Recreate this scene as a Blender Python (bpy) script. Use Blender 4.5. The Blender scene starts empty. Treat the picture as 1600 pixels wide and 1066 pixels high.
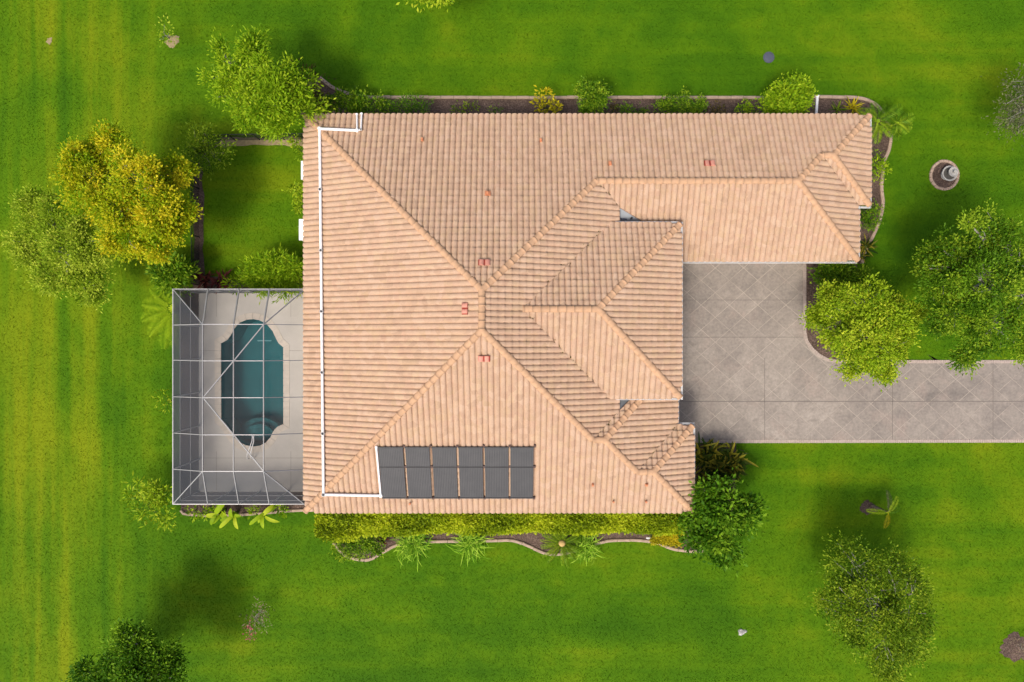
import bpy, bmesh, math, random
import numpy as np
from mathutils import Vector, Matrix

# ------------------------------------------------------------------ camera, sky, sun, exposure
scene = bpy.context.scene
COL = scene.collection
CAM_H = 33.0
FPX = 1067.0                     # focal length in pixels of the 1600 px wide photograph
cam_d = bpy.data.cameras.new('camera'); cam = bpy.data.objects.new('camera', cam_d)
COL.objects.link(cam)
cam.location = (0, 0, CAM_H); cam.rotation_euler = (0, 0, 0)
cam_d.sensor_fit = 'HORIZONTAL'; cam_d.sensor_width = 36.0
cam_d.lens = 36.0 * FPX / 1600.0
cam_d.clip_start = 0.1; cam_d.clip_end = 2000
scene.camera = cam

SHX, SHY = 0.32, 0.50            # shadow offset per metre of height
SUN_EL = math.atan2(1.0, math.hypot(SHX, SHY))
SUN_ROT = math.atan2(-SHX, -SHY)
world = bpy.data.worlds.new('World'); scene.world = world; world.use_nodes = True
wn = world.node_tree
bg = wn.nodes['Background']
sky = wn.nodes.new('ShaderNodeTexSky'); sky.sky_type = 'NISHITA'
sky.sun_disc = False; sky.sun_elevation = SUN_EL; sky.sun_rotation = SUN_ROT
sky.air_density = 0.6; sky.dust_density = 5.0; sky.ozone_density = 0.5
wn.links.new(sky.outputs[0], bg.inputs[0]); bg.inputs[1].default_value = 0.15
sun_d = bpy.data.lights.new('sun', 'SUN'); sun = bpy.data.objects.new('sun', sun_d)
COL.objects.link(sun)
sun_d.energy = 1.6; sun_d.angle = math.radians(12); sun_d.color = (1.0, 0.93, 0.82)
sun.rotation_euler = Vector((SHX, SHY, -1)).to_track_quat('-Z', 'Y').to_euler()
scene.view_settings.view_transform = 'Standard'; scene.view_settings.look = 'None'
scene.view_settings.gamma = 1.0; scene.view_settings.exposure = 0.40
scene.view_settings.use_curve_mapping = False
scene.cycles.max_bounces = 8; scene.cycles.transparent_max_bounces = 16
scene.cycles.caustics_reflective = False; scene.cycles.caustics_refractive = False

def P(px, py, z=0.0):
    """photograph pixel seen at height z -> place on the plot"""
    k = (CAM_H - z) / FPX
    return Vector(((px - 800) * k, (533 - py) * k, z))
def MPP(z=0.0): return (CAM_H - z) / FPX

# ------------------------------------------------------------------ helpers
def tag(o, label=None, cat=None, group=None, kind=None):
    if label: o['label'] = label
    if cat: o['category'] = cat
    if group: o['group'] = group
    if kind: o['kind'] = kind
    return o
def empty(name, loc, label=None, cat=None, group=None):
    o = bpy.data.objects.new(name, None); COL.objects.link(o); o.location = loc
    o.empty_display_size = 0.3
    return tag(o, label, cat, group)
def mesh(name, verts, faces, mat=None, parent=None, smooth=False, tint=None, off=None):
    """verts in world coordinates; off = base of the thing that parents it"""
    me = bpy.data.meshes.new(name)
    v = np.asarray(verts, dtype=np.float32).reshape(-1, 3)
    if off is not None: v = v - np.asarray(off, dtype=np.float32)
    if isinstance(faces, np.ndarray) and faces.ndim == 2:
        n, k = faces.shape
        me.vertices.add(len(v)); me.vertices.foreach_set('co', v.ravel())
        me.loops.add(n * k); me.loops.foreach_set('vertex_index', faces.astype(np.int32).ravel())
        me.polygons.add(n); me.polygons.foreach_set('loop_start', np.arange(0, n * k, k, dtype=np.int32))
        me.update(calc_edges=True)
    else:
        me.from_pydata([tuple(a) for a in v.tolist()], [], [list(map(int, f)) for f in faces])
    if smooth:
        me.polygons.foreach_set('use_smooth', [True] * len(me.polygons))
        if len(me.polygons) < 5000: me.set_sharp_from_angle(angle=math.radians(48))
    if tint is not None:
        at = me.attributes.new('tint', 'FLOAT', 'FACE')
        at.data.foreach_set('value', np.asarray(tint, dtype=np.float32))
    if mat: me.materials.append(mat)
    o = bpy.data.objects.new(name, me); COL.objects.link(o)
    if parent is not None: o.parent = parent
    return o
class MB:
    def __init__(s): s.v = []; s.f = []
    def add(s, v, f):
        b = len(s.v); s.v += [tuple(p) for p in v]; s.f += [[b + i for i in q] for q in f]
    def box(s, lo, hi):
        x0, y0, z0 = lo; x1, y1, z1 = hi
        s.add([(x0,y0,z0),(x1,y0,z0),(x1,y1,z0),(x0,y1,z0),(x0,y0,z1),(x1,y0,z1),(x1,y1,z1),(x0,y1,z1)],
              [(0,3,2,1),(4,5,6,7),(0,1,5,4),(1,2,6,5),(2,3,7,6),(3,0,4,7)])
    def prism(s, poly, z0, z1):
        n = len(poly)
        if sum(poly[i][0]*poly[(i+1)%n][1]-poly[(i+1)%n][0]*poly[i][1] for i in range(n)) < 0: poly = poly[::-1]
        s.add([(p[0],p[1],z0) for p in poly]+[(p[0],p[1],z1) for p in poly],
              [list(range(n))[::-1], list(range(n,2*n))]+[(i,(i+1)%n,n+(i+1)%n,n+i) for i in range(n)])
    def bar(s, a, b, w, h=None, up=(0,0,1)):
        a = Vector(a); b = Vector(b); h = h or w
        d = (b-a).normalized(); u = Vector(up)
        if abs(d.dot(u)) > .98: u = Vector((0,1,0))
        r = d.cross(u).normalized()*w/2; t = r.cross(d).normalized()*h/2
        s.add([a-r-t,a+r-t,a+r+t,a-r+t,b-r-t,b+r-t,b+r+t,b-r+t],
              [(0,1,2,3),(7,6,5,4),(0,4,5,1),(1,5,6,2),(2,6,7,3),(3,7,4,0)])
    def tube(s, pts, rad, n=8, cap=True):
        pts = [Vector(p) for p in pts]; m = len(pts)
        rad = rad if hasattr(rad, '__len__') else [rad]*m
        b = len(s.v)
        prev = None
        for i, p in enumerate(pts):
            d = (pts[min(i+1,m-1)]-pts[max(i-1,0)]).normalized()
            if prev is None:
                u = Vector((0,0,1)) if abs(d.z) < .9 else Vector((1,0,0))
                r = d.cross(u).normalized()
            else:
                r = (prev - d*prev.dot(d)).normalized()
            prev = r; t = d.cross(r)
            for k in range(n):
                a = 2*math.pi*k/n
                s.v.append(tuple(p + (r*math.cos(a)+t*math.sin(a))*rad[i]))
        for i in range(m-1):
            for k in range(n):
                s.f.append([b+i*n+k, b+i*n+(k+1)%n, b+(i+1)*n+(k+1)%n, b+(i+1)*n+k])
        if cap:
            s.f.append([b+k for k in range(n)][::-1]); s.f.append([b+(m-1)*n+k for k in range(n)])
    def lathe(s, c, prof, n=24):
        b = len(s.v); c = Vector(c)
        for r, z in prof:
            for k in range(n):
                a = 2*math.pi*k/n; s.v.append((c.x+r*math.cos(a), c.y+r*math.sin(a), c.z+z))
        for i in range(len(prof)-1):
            for k in range(n):
                s.f.append([b+i*n+k,b+i*n+(k+1)%n,b+(i+1)*n+(k+1)%n,b+(i+1)*n+k])
        s.f.append([b+k for k in range(n)][::-1]); s.f.append([b+(len(prof)-1)*n+k for k in range(n)])
    def build(s, name, mat, parent=None, smooth=False, off=None):
        return mesh(name, s.v, s.f, mat, parent, smooth, None, off)

# ------------------------------------------------------------------ materials
def mat_new(name):
    m = bpy.data.materials.new(name); m.use_nodes = True
    nt = m.node_tree; return m, nt, nt.nodes['Principled BSDF'], nt.nodes['Material Output']
def N(nt, t, **kw):
    n = nt.nodes.new(t)
    for k, v in kw.items():
        if k in n.inputs: n.inputs[k].default_value = v
        else: setattr(n, k, v)
    return n
def pos_scaled(nt, sc=(1,1,1), rot=0.0):
    g = nt.nodes.new('ShaderNodeNewGeometry'); mp = nt.nodes.new('ShaderNodeMapping')
    mp.inputs['Scale'].default_value = sc; mp.inputs['Rotation'].default_value = (0,0,rot)
    nt.links.new(g.outputs['Position'], mp.inputs['Vector']); return mp.outputs[0]
def noise(nt, vec, scale, detail=3, rough=.55, dist=0):
    n = N(nt, 'ShaderNodeTexNoise'); n.inputs['Scale'].default_value = scale
    n.inputs['Detail'].default_value = detail; n.inputs['Roughness'].default_value = rough
    n.inputs['Distortion'].default_value = dist
    nt.links.new(vec, n.inputs['Vector']); return n.outputs[0]
def ramp(nt, fac, stops):
    r = N(nt, 'ShaderNodeValToRGB'); e = r.color_ramp.elements
    while len(e) < len(stops): e.new(.5)
    for i, (p, c) in enumerate(stops):
        e[i].position = p; e[i].color = (*c, 1) if hasattr(c, '__len__') else (c, c, c, 1)
    nt.links.new(fac, r.inputs[0]); return r.outputs[0]
def mixc(nt, fac, a, b, mode='MIX'):
    m = N(nt, 'ShaderNodeMix', data_type='RGBA', blend_type=mode)
    for sock, val in ((m.inputs[0], fac), (m.inputs[6], a), (m.inputs[7], b)):
        if isinstance(val, (int, float)): sock.default_value = val
        elif isinstance(val, tuple): sock.default_value = (*val, 1)
        else: nt.links.new(val, sock)
    return m.outputs[2]
def bump(nt, b, h, strength=.4, dist=.02):
    n = N(nt, 'ShaderNodeBump'); n.inputs['Strength'].default_value = strength; n.inputs['Distance'].default_value = dist
    nt.links.new(h, n.inputs['Height']); nt.links.new(n.outputs[0], b.inputs['Normal'])
def simple(name, col, rough=.6, spec=.3, var=.12, scale=6, bumpk=0, metal=0):
    m, nt, b, o = mat_new(name)
    v = pos_scaled(nt)
    n = noise(nt, v, scale, 4)
    c = ramp(nt, n, [(.25, tuple(x*(1-var) for x in col)), (.75, tuple(min(1,x*(1+var)) for x in col))])
    nt.links.new(c, b.inputs['Base Color'])
    b.inputs['Roughness'].default_value = rough; b.inputs['Specular IOR Level'].default_value = spec
    b.inputs['Metallic'].default_value = metal
    if bumpk: bump(nt, b, noise(nt, v, scale*6, 3), bumpk, .02)
    return m
def leafmat(name, c0, c1, c2, trans=.3, rough=.5):
    m, nt, b, o = mat_new(name)
    a = N(nt, 'ShaderNodeAttribute', attribute_name='tint')
    c = ramp(nt, a.outputs['Fac'], [(.08, c0), (.5, c1), (.95, c2)])
    nt.links.new(c, b.inputs['Base Color']); b.inputs['Roughness'].default_value = rough
    b.inputs['Specular IOR Level'].default_value = .10
    t = N(nt, 'ShaderNodeBsdfTranslucent'); nt.links.new(c, t.inputs[0])
    mx = N(nt, 'ShaderNodeMixShader'); mx.inputs[0].default_value = trans
    nt.links.new(b.outputs[0], mx.inputs[1]); nt.links.new(t.outputs[0], mx.inputs[2])
    nt.links.new(mx.outputs[0], o.inputs[0]); return m

M = {}
def make_lawn(blade=False):
    m, nt, b, o = mat_new('grass_blade' if blade else 'lawn_grass')
    v = pos_scaled(nt)
    big = noise(nt, v, .11, 4, .6, .6)
    mid = noise(nt, v, .55, 4, .6, .4)
    vs = pos_scaled(nt, (1.0, .05, 1), math.radians(3)); st = noise(nt, vs, 1.0, 3, .55)       # mowing runs west of the house
    hs = pos_scaled(nt, (.05, 1.0, 1), 0); st2 = noise(nt, hs, .9, 3, .55)                     # runs across the rest
    # which run direction: west strip mown north-south
    g = N(nt, 'ShaderNodeNewGeometry'); sx = N(nt, 'ShaderNodeSeparateXYZ'); nt.links.new(g.outputs['Position'], sx.inputs[0])
    mr = N(nt, 'ShaderNodeMapRange'); nt.links.new(sx.outputs['X'], mr.inputs[0])
    mr.inputs[1].default_value = -19; mr.inputs[2].default_value = -14; mr.inputs[3].default_value = 0; mr.inputs[4].default_value = 1
    run = mixc(nt, mr.outputs[0], st, st2)
    f = mixc(nt, .26, big, mid); sw = N(nt, 'ShaderNodeMapRange'); nt.links.new(mr.outputs[0], sw.inputs[0]); sw.inputs[3].default_value = .52; sw.inputs[4].default_value = .24
    f = mixc(nt, sw.outputs[0], f, run)
    mw_ = N(nt, 'ShaderNodeMapRange'); nt.links.new(sx.outputs['X'], mw_.inputs[0])       # the west strip grows yellower
    mw_.inputs[1].default_value = -25; mw_.inputs[2].default_value = -15; mw_.inputs[3].default_value = .075; mw_.inputs[4].default_value = 0
    ad = N(nt, 'ShaderNodeMath', operation='ADD'); nt.links.new(f, ad.inputs[0]); nt.links.new(mw_.outputs[0], ad.inputs[1]); f = ad.outputs[0]
    base = ramp(nt, f, [(.36, (.034,.106,.001)), (.45, (.050,.134,.001)), (.52, (.074,.164,.001)), (.59, (.114,.192,.002)), (.68, (.168,.222,.003))])
    fine = noise(nt, pos_scaled(nt, (1,1,.3)), 9.0, 5, .72)
    fr = ramp(nt, fine, [(.25, .90), (.5, 1.0), (.78, 1.10)])
    base = mixc(nt, 1.0, base, fr, 'MULTIPLY')
    dry = noise(nt, v, 1.4, 5, .7, .5)
    dm = ramp(nt, dry, [(.70, 0.0), (.82, .40)])
    base = mixc(nt, dm, base, (.26,.25,.035))
    nt.links.new(base, b.inputs['Base Color'])
    b.inputs['Roughness'].default_value = .8; b.inputs['Specular IOR Level'].default_value = .1
    if not blade: bump(nt, b, fine, .5, .04)
    else:
        t = N(nt, 'ShaderNodeBsdfTranslucent'); nt.links.new(base, t.inputs[0]); mx = N(nt, 'ShaderNodeMixShader'); mx.inputs[0].default_value = .3
        nt.links.new(b.outputs[0], mx.inputs[1]); nt.links.new(t.outputs[0], mx.inputs[2]); nt.links.new(mx.outputs[0], o.inputs[0])
    return m
def make_tile():
    m, nt, b, o = mat_new('roof_tile_concrete')
    v = pos_scaled(nt)
    vo = N(nt, 'ShaderNodeTexVoronoi'); vo.inputs['Scale'].default_value = 3.9; nt.links.new(v, vo.inputs['Vector'])
    cell = N(nt, 'ShaderNodeSeparateColor'); nt.links.new(vo.outputs['Color'], cell.inputs[0])
    n1 = noise(nt, v, .8, 4, .6)
    f = mixc(nt, .45, cell.outputs[0], n1)
    c = ramp(nt, f, [(.15, (.430,.292,.198)), (.40, (.485,.330,.225)), (.62, (.510,.355,.245)), (.9, (.545,.388,.276))])
    c = mixc(nt, ramp(nt, cell.outputs[1], [(.55, 0.0), (.95, .30)]), c, (.52,.375,.21))
    c = mixc(nt, ramp(nt, cell.outputs[2], [(.60, 0.0), (.95, .28)]), c, (.50,.31,.215))
    fine = noise(nt, v, 16, 4, .65)
    c = mixc(nt, 1.0, c, ramp(nt, fine, [(.3, .90), (.6, 1.03)]), 'MULTIPLY')
    st = noise(nt, v, 2.3, 5, .75)
    c = mixc(nt, ramp(nt, st, [(.60, 0.0), (.82, .18)]), c, (.27,.18,.125))
    nt.links.new(c, b.inputs['Base Color']); b.inputs['Roughness'].default_value = .85
    b.inputs['Specular IOR Level'].default_value = .15
    bump(nt, b, fine, .25, .01)
    return m
def make_slab():
    m, nt, b, o = mat_new('stamped_concrete')
    v = pos_scaled(nt)
    big = noise(nt, v, .22, 5, .62, 1.0); mid = noise(nt, v, 1.3, 7, .75, 1.2); fi = noise(nt, v, 9, 5, .7)
    oi = N(nt, 'ShaderNodeObjectInfo')
    f = mixc(nt, .45, big, mid); f = mixc(nt, .05, f, oi.outputs['Random'])
    c = ramp(nt, f, [(.36, (.190,.168,.148)), (.46, (.248,.217,.188)), (.54, (.292,.255,.218)), (.66, (.37,.325,.278))])
    pk = noise(nt, v, .6, 4, .6)
    c = mixc(nt, ramp(nt, pk, [(.55, 0.0), (.72, .35)]), c, (.40,.30,.25))
    c = mixc(nt, 1.0, c, ramp(nt, fi, [(.3, .78), (.7, 1.12)]), 'MULTIPLY')
    nt.links.new(c, b.inputs['Base Color']); b.inputs['Roughness'].default_value = .7
    b.inputs['Specular IOR Level'].default_value = .3
    bump(nt, b, mid, .3, .02); return m
def make_mulch():
    m, nt, b, o = mat_new('mulch_bark')
    v = pos_scaled(nt); n1 = noise(nt, v, 14, 6, .8); n2 = noise(nt, v, 1.2, 4)
    c = ramp(nt, n1, [(.3, (.045,.030,.024)), (.5, (.12,.083,.066)), (.72, (.29,.215,.17))])
    c = mixc(nt, 1.0, c, ramp(nt, n2, [(.3, .7), (.7, 1.25)]), 'MULTIPLY')
    nt.links.new(c, b.inputs['Base Color']); b.inputs['Roughness'].default_value = .95
    b.inputs['Specular IOR Level'].default_value = .05; bump(nt, b, n1, 1.0, .05); return m
def make_water():
    m, nt, b, o = mat_new('pool_water')
    nt.nodes.remove(b)
    tr = N(nt, 'ShaderNodeBsdfTransparent'); tr.inputs[0].default_value = (.36,.60,.62,1)
    gl = N(nt, 'ShaderNodeBsdfGlossy'); gl.inputs['Roughness'].default_value = .06
    fr = N(nt, 'ShaderNodeFresnel'); fr.inputs[0].default_value = 1.33
    bp = N(nt, 'ShaderNodeBump'); bp.inputs['Strength'].default_value = .12; bp.inputs['Distance'].default_value = .02
    nt.links.new(noise(nt, pos_scaled(nt), 2.5, 3), bp.inputs['Height'])
    nt.links.new(bp.outputs[0], gl.inputs['Normal']); nt.links.new(bp.outputs[0], fr.inputs['Normal'])
    mx = N(nt, 'ShaderNodeMixShader'); nt.links.new(fr.outputs[0], mx.inputs[0])
    nt.links.new(tr.outputs[0], mx.inputs[1]); nt.links.new(gl.outputs[0], mx.inputs[2])
    nt.links.new(mx.outputs[0], o.inputs[0]); return m
def make_screen(name, op, col=(.10,.105,.11)):
    m, nt, b, o = mat_new(name)
    b.inputs['Base Color'].default_value = (*col, 1); b.inputs['Roughness'].default_value = .7
    b.inputs['Specular IOR Level'].default_value = .2
    tr = N(nt, 'ShaderNodeBsdfTransparent'); mx = N(nt, 'ShaderNodeMixShader'); mx.inputs[0].default_value = op
    nt.links.new(tr.outputs[0], mx.inputs[1]); nt.links.new(b.outputs[0], mx.inputs[2])
    nt.links.new(mx.outputs[0], o.inputs[0]); return m
def make_panel():
    m, nt, b, o = mat_new('solar_mat')
    w = N(nt, 'ShaderNodeTexWave', wave_type='BANDS', bands_direction='X'); w.inputs['Scale'].default_value = 9
    nt.links.new(pos_scaled(nt), w.inputs['Vector'])
    n = noise(nt, pos_scaled(nt), 2.2, 3)
    c = mixc(nt, n, (.034,.035,.037), (.062,.062,.062))
    nt.links.new(c, b.inputs['Base Color']); b.inputs['Roughness'].default_value = .42
    b.inputs['Specular IOR Level'].default_value = .55
    bump(nt, b, w.outputs['Fac'], .10, .01); return m

M['lawn'] = make_lawn(); M['tile'] = make_tile(); M['slab'] = make_slab(); M['mulch'] = make_mulch()
M['water'] = make_water(); M['panel'] = make_panel()
M['screen_top'] = make_screen('screen_top', .10); M['screen_side'] = make_screen('screen_side', .38, (.09,.10,.115))
M['screen_wall'] = make_screen('screen_wall', .76, (.075,.085,.10)); M['fence_mesh'] = make_screen('fence_mesh', .55, (.03,.032,.035))
M['ridge'] = simple('ridge_mortar_tile', (.52,.325,.195), .85, .15, .13, 5, .2)
M['under'] = simple('roof_underlay', (.25,.155,.10), .9, .1)
M['metal'] = simple('flashing_metal', (.24,.265,.29), .45, .5, .12, 3, 0, .35)
M['white'] = simple('white_paint', (.80,.80,.79), .4, .4, .03, 3)
M['pvc'] = simple('white_pvc', (.88,.88,.87), .35, .4, .02, 3)
M['stucco'] = simple('stucco', (.62,.52,.40), .9, .1, .06, 2, .3)
M['glass'] = simple('window_glass', (.03,.04,.05), .08, .6, .05)
M['deck'] = simple('deck_concrete', (.515,.485,.435), .8, .2, .08, 1.1, .15)
M['coping'] = simple('coping_stone', (.57,.51,.43), .75, .2, .12, 3.5, .15)
M['plaster'] = simple('pool_plaster', (.16,.36,.37), .7, .2, .10, .8)
M['step'] = simple('pool_step_plaster', (.15,.33,.34), .7, .2, .10, 2)
M['alu'] = simple('aluminium_frame', (.40,.40,.40), .4, .5, .04, 3, 0, .2)
M['alu_shaded'] = simple('shaded_frame', (.24,.245,.25), .4, .5, .04, 3, 0, .2)  # darker copy of the frame colour, with the members' shadowed sides painted in
M['curb'] = simple('edging_concrete', (.40,.30,.225), .9, .1, .16, 5, .3)
M['grout'] = simple('grout', (.375,.330,.280), .9, .1, .24, .9)
M['brick'] = simple('border_brick', (.42,.345,.30), .85, .15, .16, 8, .2)
M['black'] = simple('black_plastic', (.02,.02,.022), .5, .4)
M['rust'] = simple('copper_strap', (.10,.06,.05), .6, .3)
M['vent'] = simple('red_vent_tile', (.62,.20,.13), .7, .2, .12, 6)
M['vent_pink'] = simple('pink_vent_tile', (.60,.27,.20), .7, .2, .12, 6)
M['vent_dark'] = simple('vent_slot_red', (.30,.045,.03), .8, .1)
M['pipe_red'] = simple('rusty_orange_stub', (.58,.24,.12), .7, .2, .15, 9)
M['stone'] = simple('weathered_stone', (.42,.41,.38), .8, .2, .22, 7, .3)
M['darkstone'] = simple('dark_stone', (.09,.085,.075), .8, .2, .3, 9, .3)
M['lid'] = simple('lid_grey', (.075,.085,.115), .7, .3, .12, 5)
M['bark'] = simple('bark', (.20,.165,.13), .95, .1, .25, 9, .4)
M['greybark'] = simple('grey_bark', (.34,.32,.29), .95, .1, .2, 9, .4)
M['stem'] = simple('green_stem', (.10,.14,.03), .8, .2, .2, 9)
M['straw'] = simple('pale_straw', (.30,.24,.13), .95, .05, .25, 8, .4)
M['cone'] = simple('sago_cone', (.55,.38,.15), .9, .1, .2, 20, .4)
M['joint'] = simple('dark_joint', (.18,.158,.14), .9, .1)

L = {}
L['lime'] = leafmat('leaf_lime', (0.1, 0.24, 0.005), (0.28, 0.46, 0.012), (0.52, 0.66, 0.03), 0.38)
L['yellow'] = leafmat('leaf_yellow', (0.17, 0.34, 0.006), (0.48, 0.54, 0.012), (0.86, 0.7, 0.03), 0.38)
L['pale'] = leafmat('leaf_pale', (0.15, 0.28, 0.01), (0.34, 0.48, 0.025), (0.6, 0.68, 0.07), 0.38)
L['green'] = leafmat('leaf_green', (0.04, 0.12, 0.005), (0.14, 0.29, 0.012), (0.4, 0.54, 0.03), 0.33)
L['olive'] = leafmat('leaf_olive', (0.05, 0.11, 0.006), (0.15, 0.27, 0.01), (0.4, 0.5, 0.03), 0.33)
L['deep'] = leafmat('leaf_deep', (0.035, 0.115, 0.004), (0.1, 0.24, 0.01), (0.25, 0.42, 0.02), 0.3)
L['hedge'] = leafmat('leaf_hedge', (0.132, 0.216, 0.0072), (0.36, 0.468, 0.012), (0.624, 0.672, 0.03), 0.35)
L['gold'] = leafmat('leaf_gold', (0.22, 0.22, 0.0088), (0.506, 0.44, 0.0132), (0.726, 0.605, 0.022), 0.3)
L['bright'] = leafmat('leaf_bright', (0.143, 0.275, 0.0088), (0.341, 0.495, 0.0165), (0.572, 0.638, 0.044), 0.35)
L['blade'] = leafmat('leaf_blade', (0.08, 0.22, 0.008), (0.24, 0.46, 0.02), (0.52, 0.72, 0.08), 0.3)
L['red'] = leafmat('leaf_red', (.05,.012,.012), (.13,.03,.028), (.24,.07,.05), .25)
L['croton'] = leafmat('leaf_croton', (0.022, 0.05, 0.006), (0.065, 0.095, 0.01), (0.36, 0.31, 0.03), 0.25)
L['brown'] = leafmat('leaf_brown', (.05,.05,.012), (.14,.11,.025), (.27,.19,.05), .25)
L['grey'] = leafmat('leaf_grey', (0.08, 0.11, 0.04), (0.15, 0.17, 0.07), (0.26, 0.26, 0.14), 0.3)
L['pink'] = leafmat('petal_pink', (.35,.06,.10), (.50,.11,.15), (.60,.20,.22), .2)
L['dry'] = leafmat('leaf_dry', (.16,.12,.07), (.28,.22,.13), (.42,.35,.22), .2)
L['orange'] = leafmat('leaf_orange', (.25,.06,.01), (.45,.14,.02), (.6,.3,.04), .2)

# ------------------------------------------------------------------ the ground
deck_x0, deck_x1, deck_y0, deck_y1 = -15.09, -8.55, -7.26, 2.31
def ring_plane(name, x0, y0, x1, y1, hx0, hy0, hx1, hy1, z, mat):
    v = [(x0,y0,z),(x1,y0,z),(x1,y1,z),(x0,y1,z),(hx0,hy0,z),(hx1,hy0,z),(hx1,hy1,z),(hx0,hy1,z)]
    return mesh(name, v, [(0,1,5,4),(1,2,6,5),(2,3,7,6),(3,0,4,7)], mat)
lawn = ring_plane('lawn', -220, -220, 220, 220, deck_x0+.02, deck_y0+.02, deck_x1-.02, deck_y1-.02, 0, M['lawn'])
tag(lawn, 'bright green mown lawn around the house', 'lawn', kind='structure')

# ------------------------------------------------------------------ foliage builders
def leaves(rng, pos, out, ln, wd, tint, up=.75, fold=.25):
    """pos (n,3) leaf bases, out (n,3) growth directions -> quads"""
    n = len(pos)
    a = out + rng.normal(0, .55, (n, 3)); a /= np.linalg.norm(a, axis=1, keepdims=True) + 1e-9
    nrm = rng.normal(0, .55, (n, 3)) + np.array([0, 0, up]); 
    s = np.cross(a, nrm); s /= np.linalg.norm(s, axis=1, keepdims=True) + 1e-9
    nn = np.cross(s, a)
    sc = rng.uniform(.65, 1.3, (n, 1))
    l = ln * sc; w = wd * sc
    v = np.stack([pos, pos + a*l*.5 + s*w*.5 + nn*w*fold, pos + a*l, pos + a*l*.5 - s*w*.5 + nn*w*fold], 1)
    f = np.arange(n*4).reshape(n, 4)
    return v.reshape(-1, 3), f, tint
def lobes_px(lst):
    """[(px,py,r_px,z)] -> world centre + radius"""
    return [(np.array(P(x, y, z)), r*MPP(z)) for x, y, r, z in lst]
def crown(rng, lobes, per_m2, leaves_per, ln, wd, spread=.22, flat=.65, up=.75, cl=.6, shell=.55):
    V = []; F = []; T = []; tips = []; nb = 0
    more = []
    for c, r in lobes:
        if r < .45: more.append((c, r)); continue
        more.append((c, r*.80))
        for _ in range(5):
            a = rng.uniform(0, 2*math.pi); q = rng.uniform(.5, .85)
            more.append((c + np.array([r*q*math.cos(a), r*q*math.sin(a), r*rng.uniform(-.35, .45)]), r*rng.uniform(.18, .34)))
    lobes = more
    for c, r in lobes:
        k = max(4, int(per_m2 * math.pi * r * r))
        d = rng.normal(0, 1, (k, 3)); d /= np.linalg.norm(d, axis=1, keepdims=True)
        d[:, 2] = np.where(d[:, 2] < -.25, -d[:, 2], d[:, 2])
        rad = r * rng.uniform(shell, 1.0, (k, 1)) ** .7
        rad *= 1 + .18*np.sin(3*np.arctan2(d[:, 1:2], d[:, 0:1]) + rng.uniform(0, 6)) 
        cc = c + d * rad * np.array([1, 1, flat])
        if len(tips) < 24 or r > .5: tips.append((c, cc))
        ct = rng.uniform(0, 1, k)
        m = rng.poisson(leaves_per, k)
        idx = np.repeat(np.arange(k), m); n = len(idx)
        sp = spread * rng.uniform(.6, 1.4, k)[idx][:, None]
        o = rng.normal(0, 1, (n, 3)) * sp * np.array([1, 1, .6])
        pos = cc[idx] + o
        out = o/ (np.linalg.norm(o, axis=1, keepdims=True)+1e-6) + .5*d[idx]
        t = np.clip(cl*ct[idx] + (1-cl)*rng.uniform(0, 1, n), 0, 1)
        v, f, t = leaves(rng, pos, out, ln, wd, t, up)
        V.append(v); F.append(f + nb); T.append(t); nb += len(v)
    return np.concatenate(V), np.concatenate(F), np.concatenate(T), tips
def limb_pts(a, b, rng, n=4, wob=.12):
    a = np.array(a); b = np.array(b); L_ = np.linalg.norm(b-a)
    out = []
    for i in range(n+1):
        t = i/n; p = a*(1-t)+b*t
        p = p + np.array([0, 0, L_*.12*math.sin(math.pi*t)])
        if 0 < i < n: p = p + rng.normal(0, wob*L_*.25, 3)
        out.append(tuple(p))
    return out
def tree(name, label, cat, trunk_px, lobes, leafm, seed, ln=.17, wd=.085, per_m2=9, leaves_per=34, spread=.24,
         trunk_r=.16, bark='greybark', group=None, up=.75, flat=.65, cl=.6, twig=1.0, shell=.5, fork=.45, trunk_name='trunk'):
    rng = np.random.default_rng(seed)
    base = np.array(P(*trunk_px, 0))
    root = empty(name, tuple(base), label, cat, group)
    lb = lobes_px(lobes)
    V, F, T, tips = crown(rng, lb, per_m2, leaves_per, ln, wd, spread, flat, up, cl, shell)
    mesh('crown', V, F, L[leafm], root, False, T, base)
    mb = MB()
    zc = np.mean([c[2] for c, r in lb]); zt = min(c[2] for c, r in lb)*fork
    mid = np.mean([c for c, r in lb], axis=0)
    fk = base*.8 + mid*.2; fk[2] = zt
    mb.tube(limb_pts(base - np.array([0,0,.05]), fk, rng, 3, .05), [trunk_r*1.25, trunk_r, trunk_r*.92, trunk_r*.85], 8)
    for c, cc in tips:
        pts = limb_pts(fk, c, rng, 4)
        r0 = trunk_r*.6
        mb.tube(pts, [r0, r0*.8, r0*.62, r0*.45, r0*.3], 6, False)
        k = int(len(cc)*.55*twig)
        for j in rng.choice(len(cc), min(k, 26), replace=False):
            s = pts[int(rng.integers(2, 5))]
            mb.tube(limb_pts(s, cc[j], rng, 2, .15), [r0*.28, r0*.18, .008], 4, False)
    mb.build(trunk_name, M[bark], root, True, base)
    return root
def shrub(name, label, cat, lobes, leafm, seed, ln=.13, wd=.065, per_m2=16, leaves_per=26, spread=.15, group=None, up=.7, flat=.75, cl=.55, shell=.35, stem='stem'):
    px = sum(l[0] for l in lobes)/len(lobes); py = sum(l[1] for l in lobes)/len(lobes)
    zc = sum(l[3] for l in lobes)/len(lobes); k = (CAM_H - zc)/CAM_H
    return tree(name, label, cat, (800+(px-800)*k, 533+(py-533)*k), lobes, leafm, seed, ln, wd, per_m2, leaves_per, spread,
                .03, stem, group, up, flat, cl, .4, shell, .3, 'stems')
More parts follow.
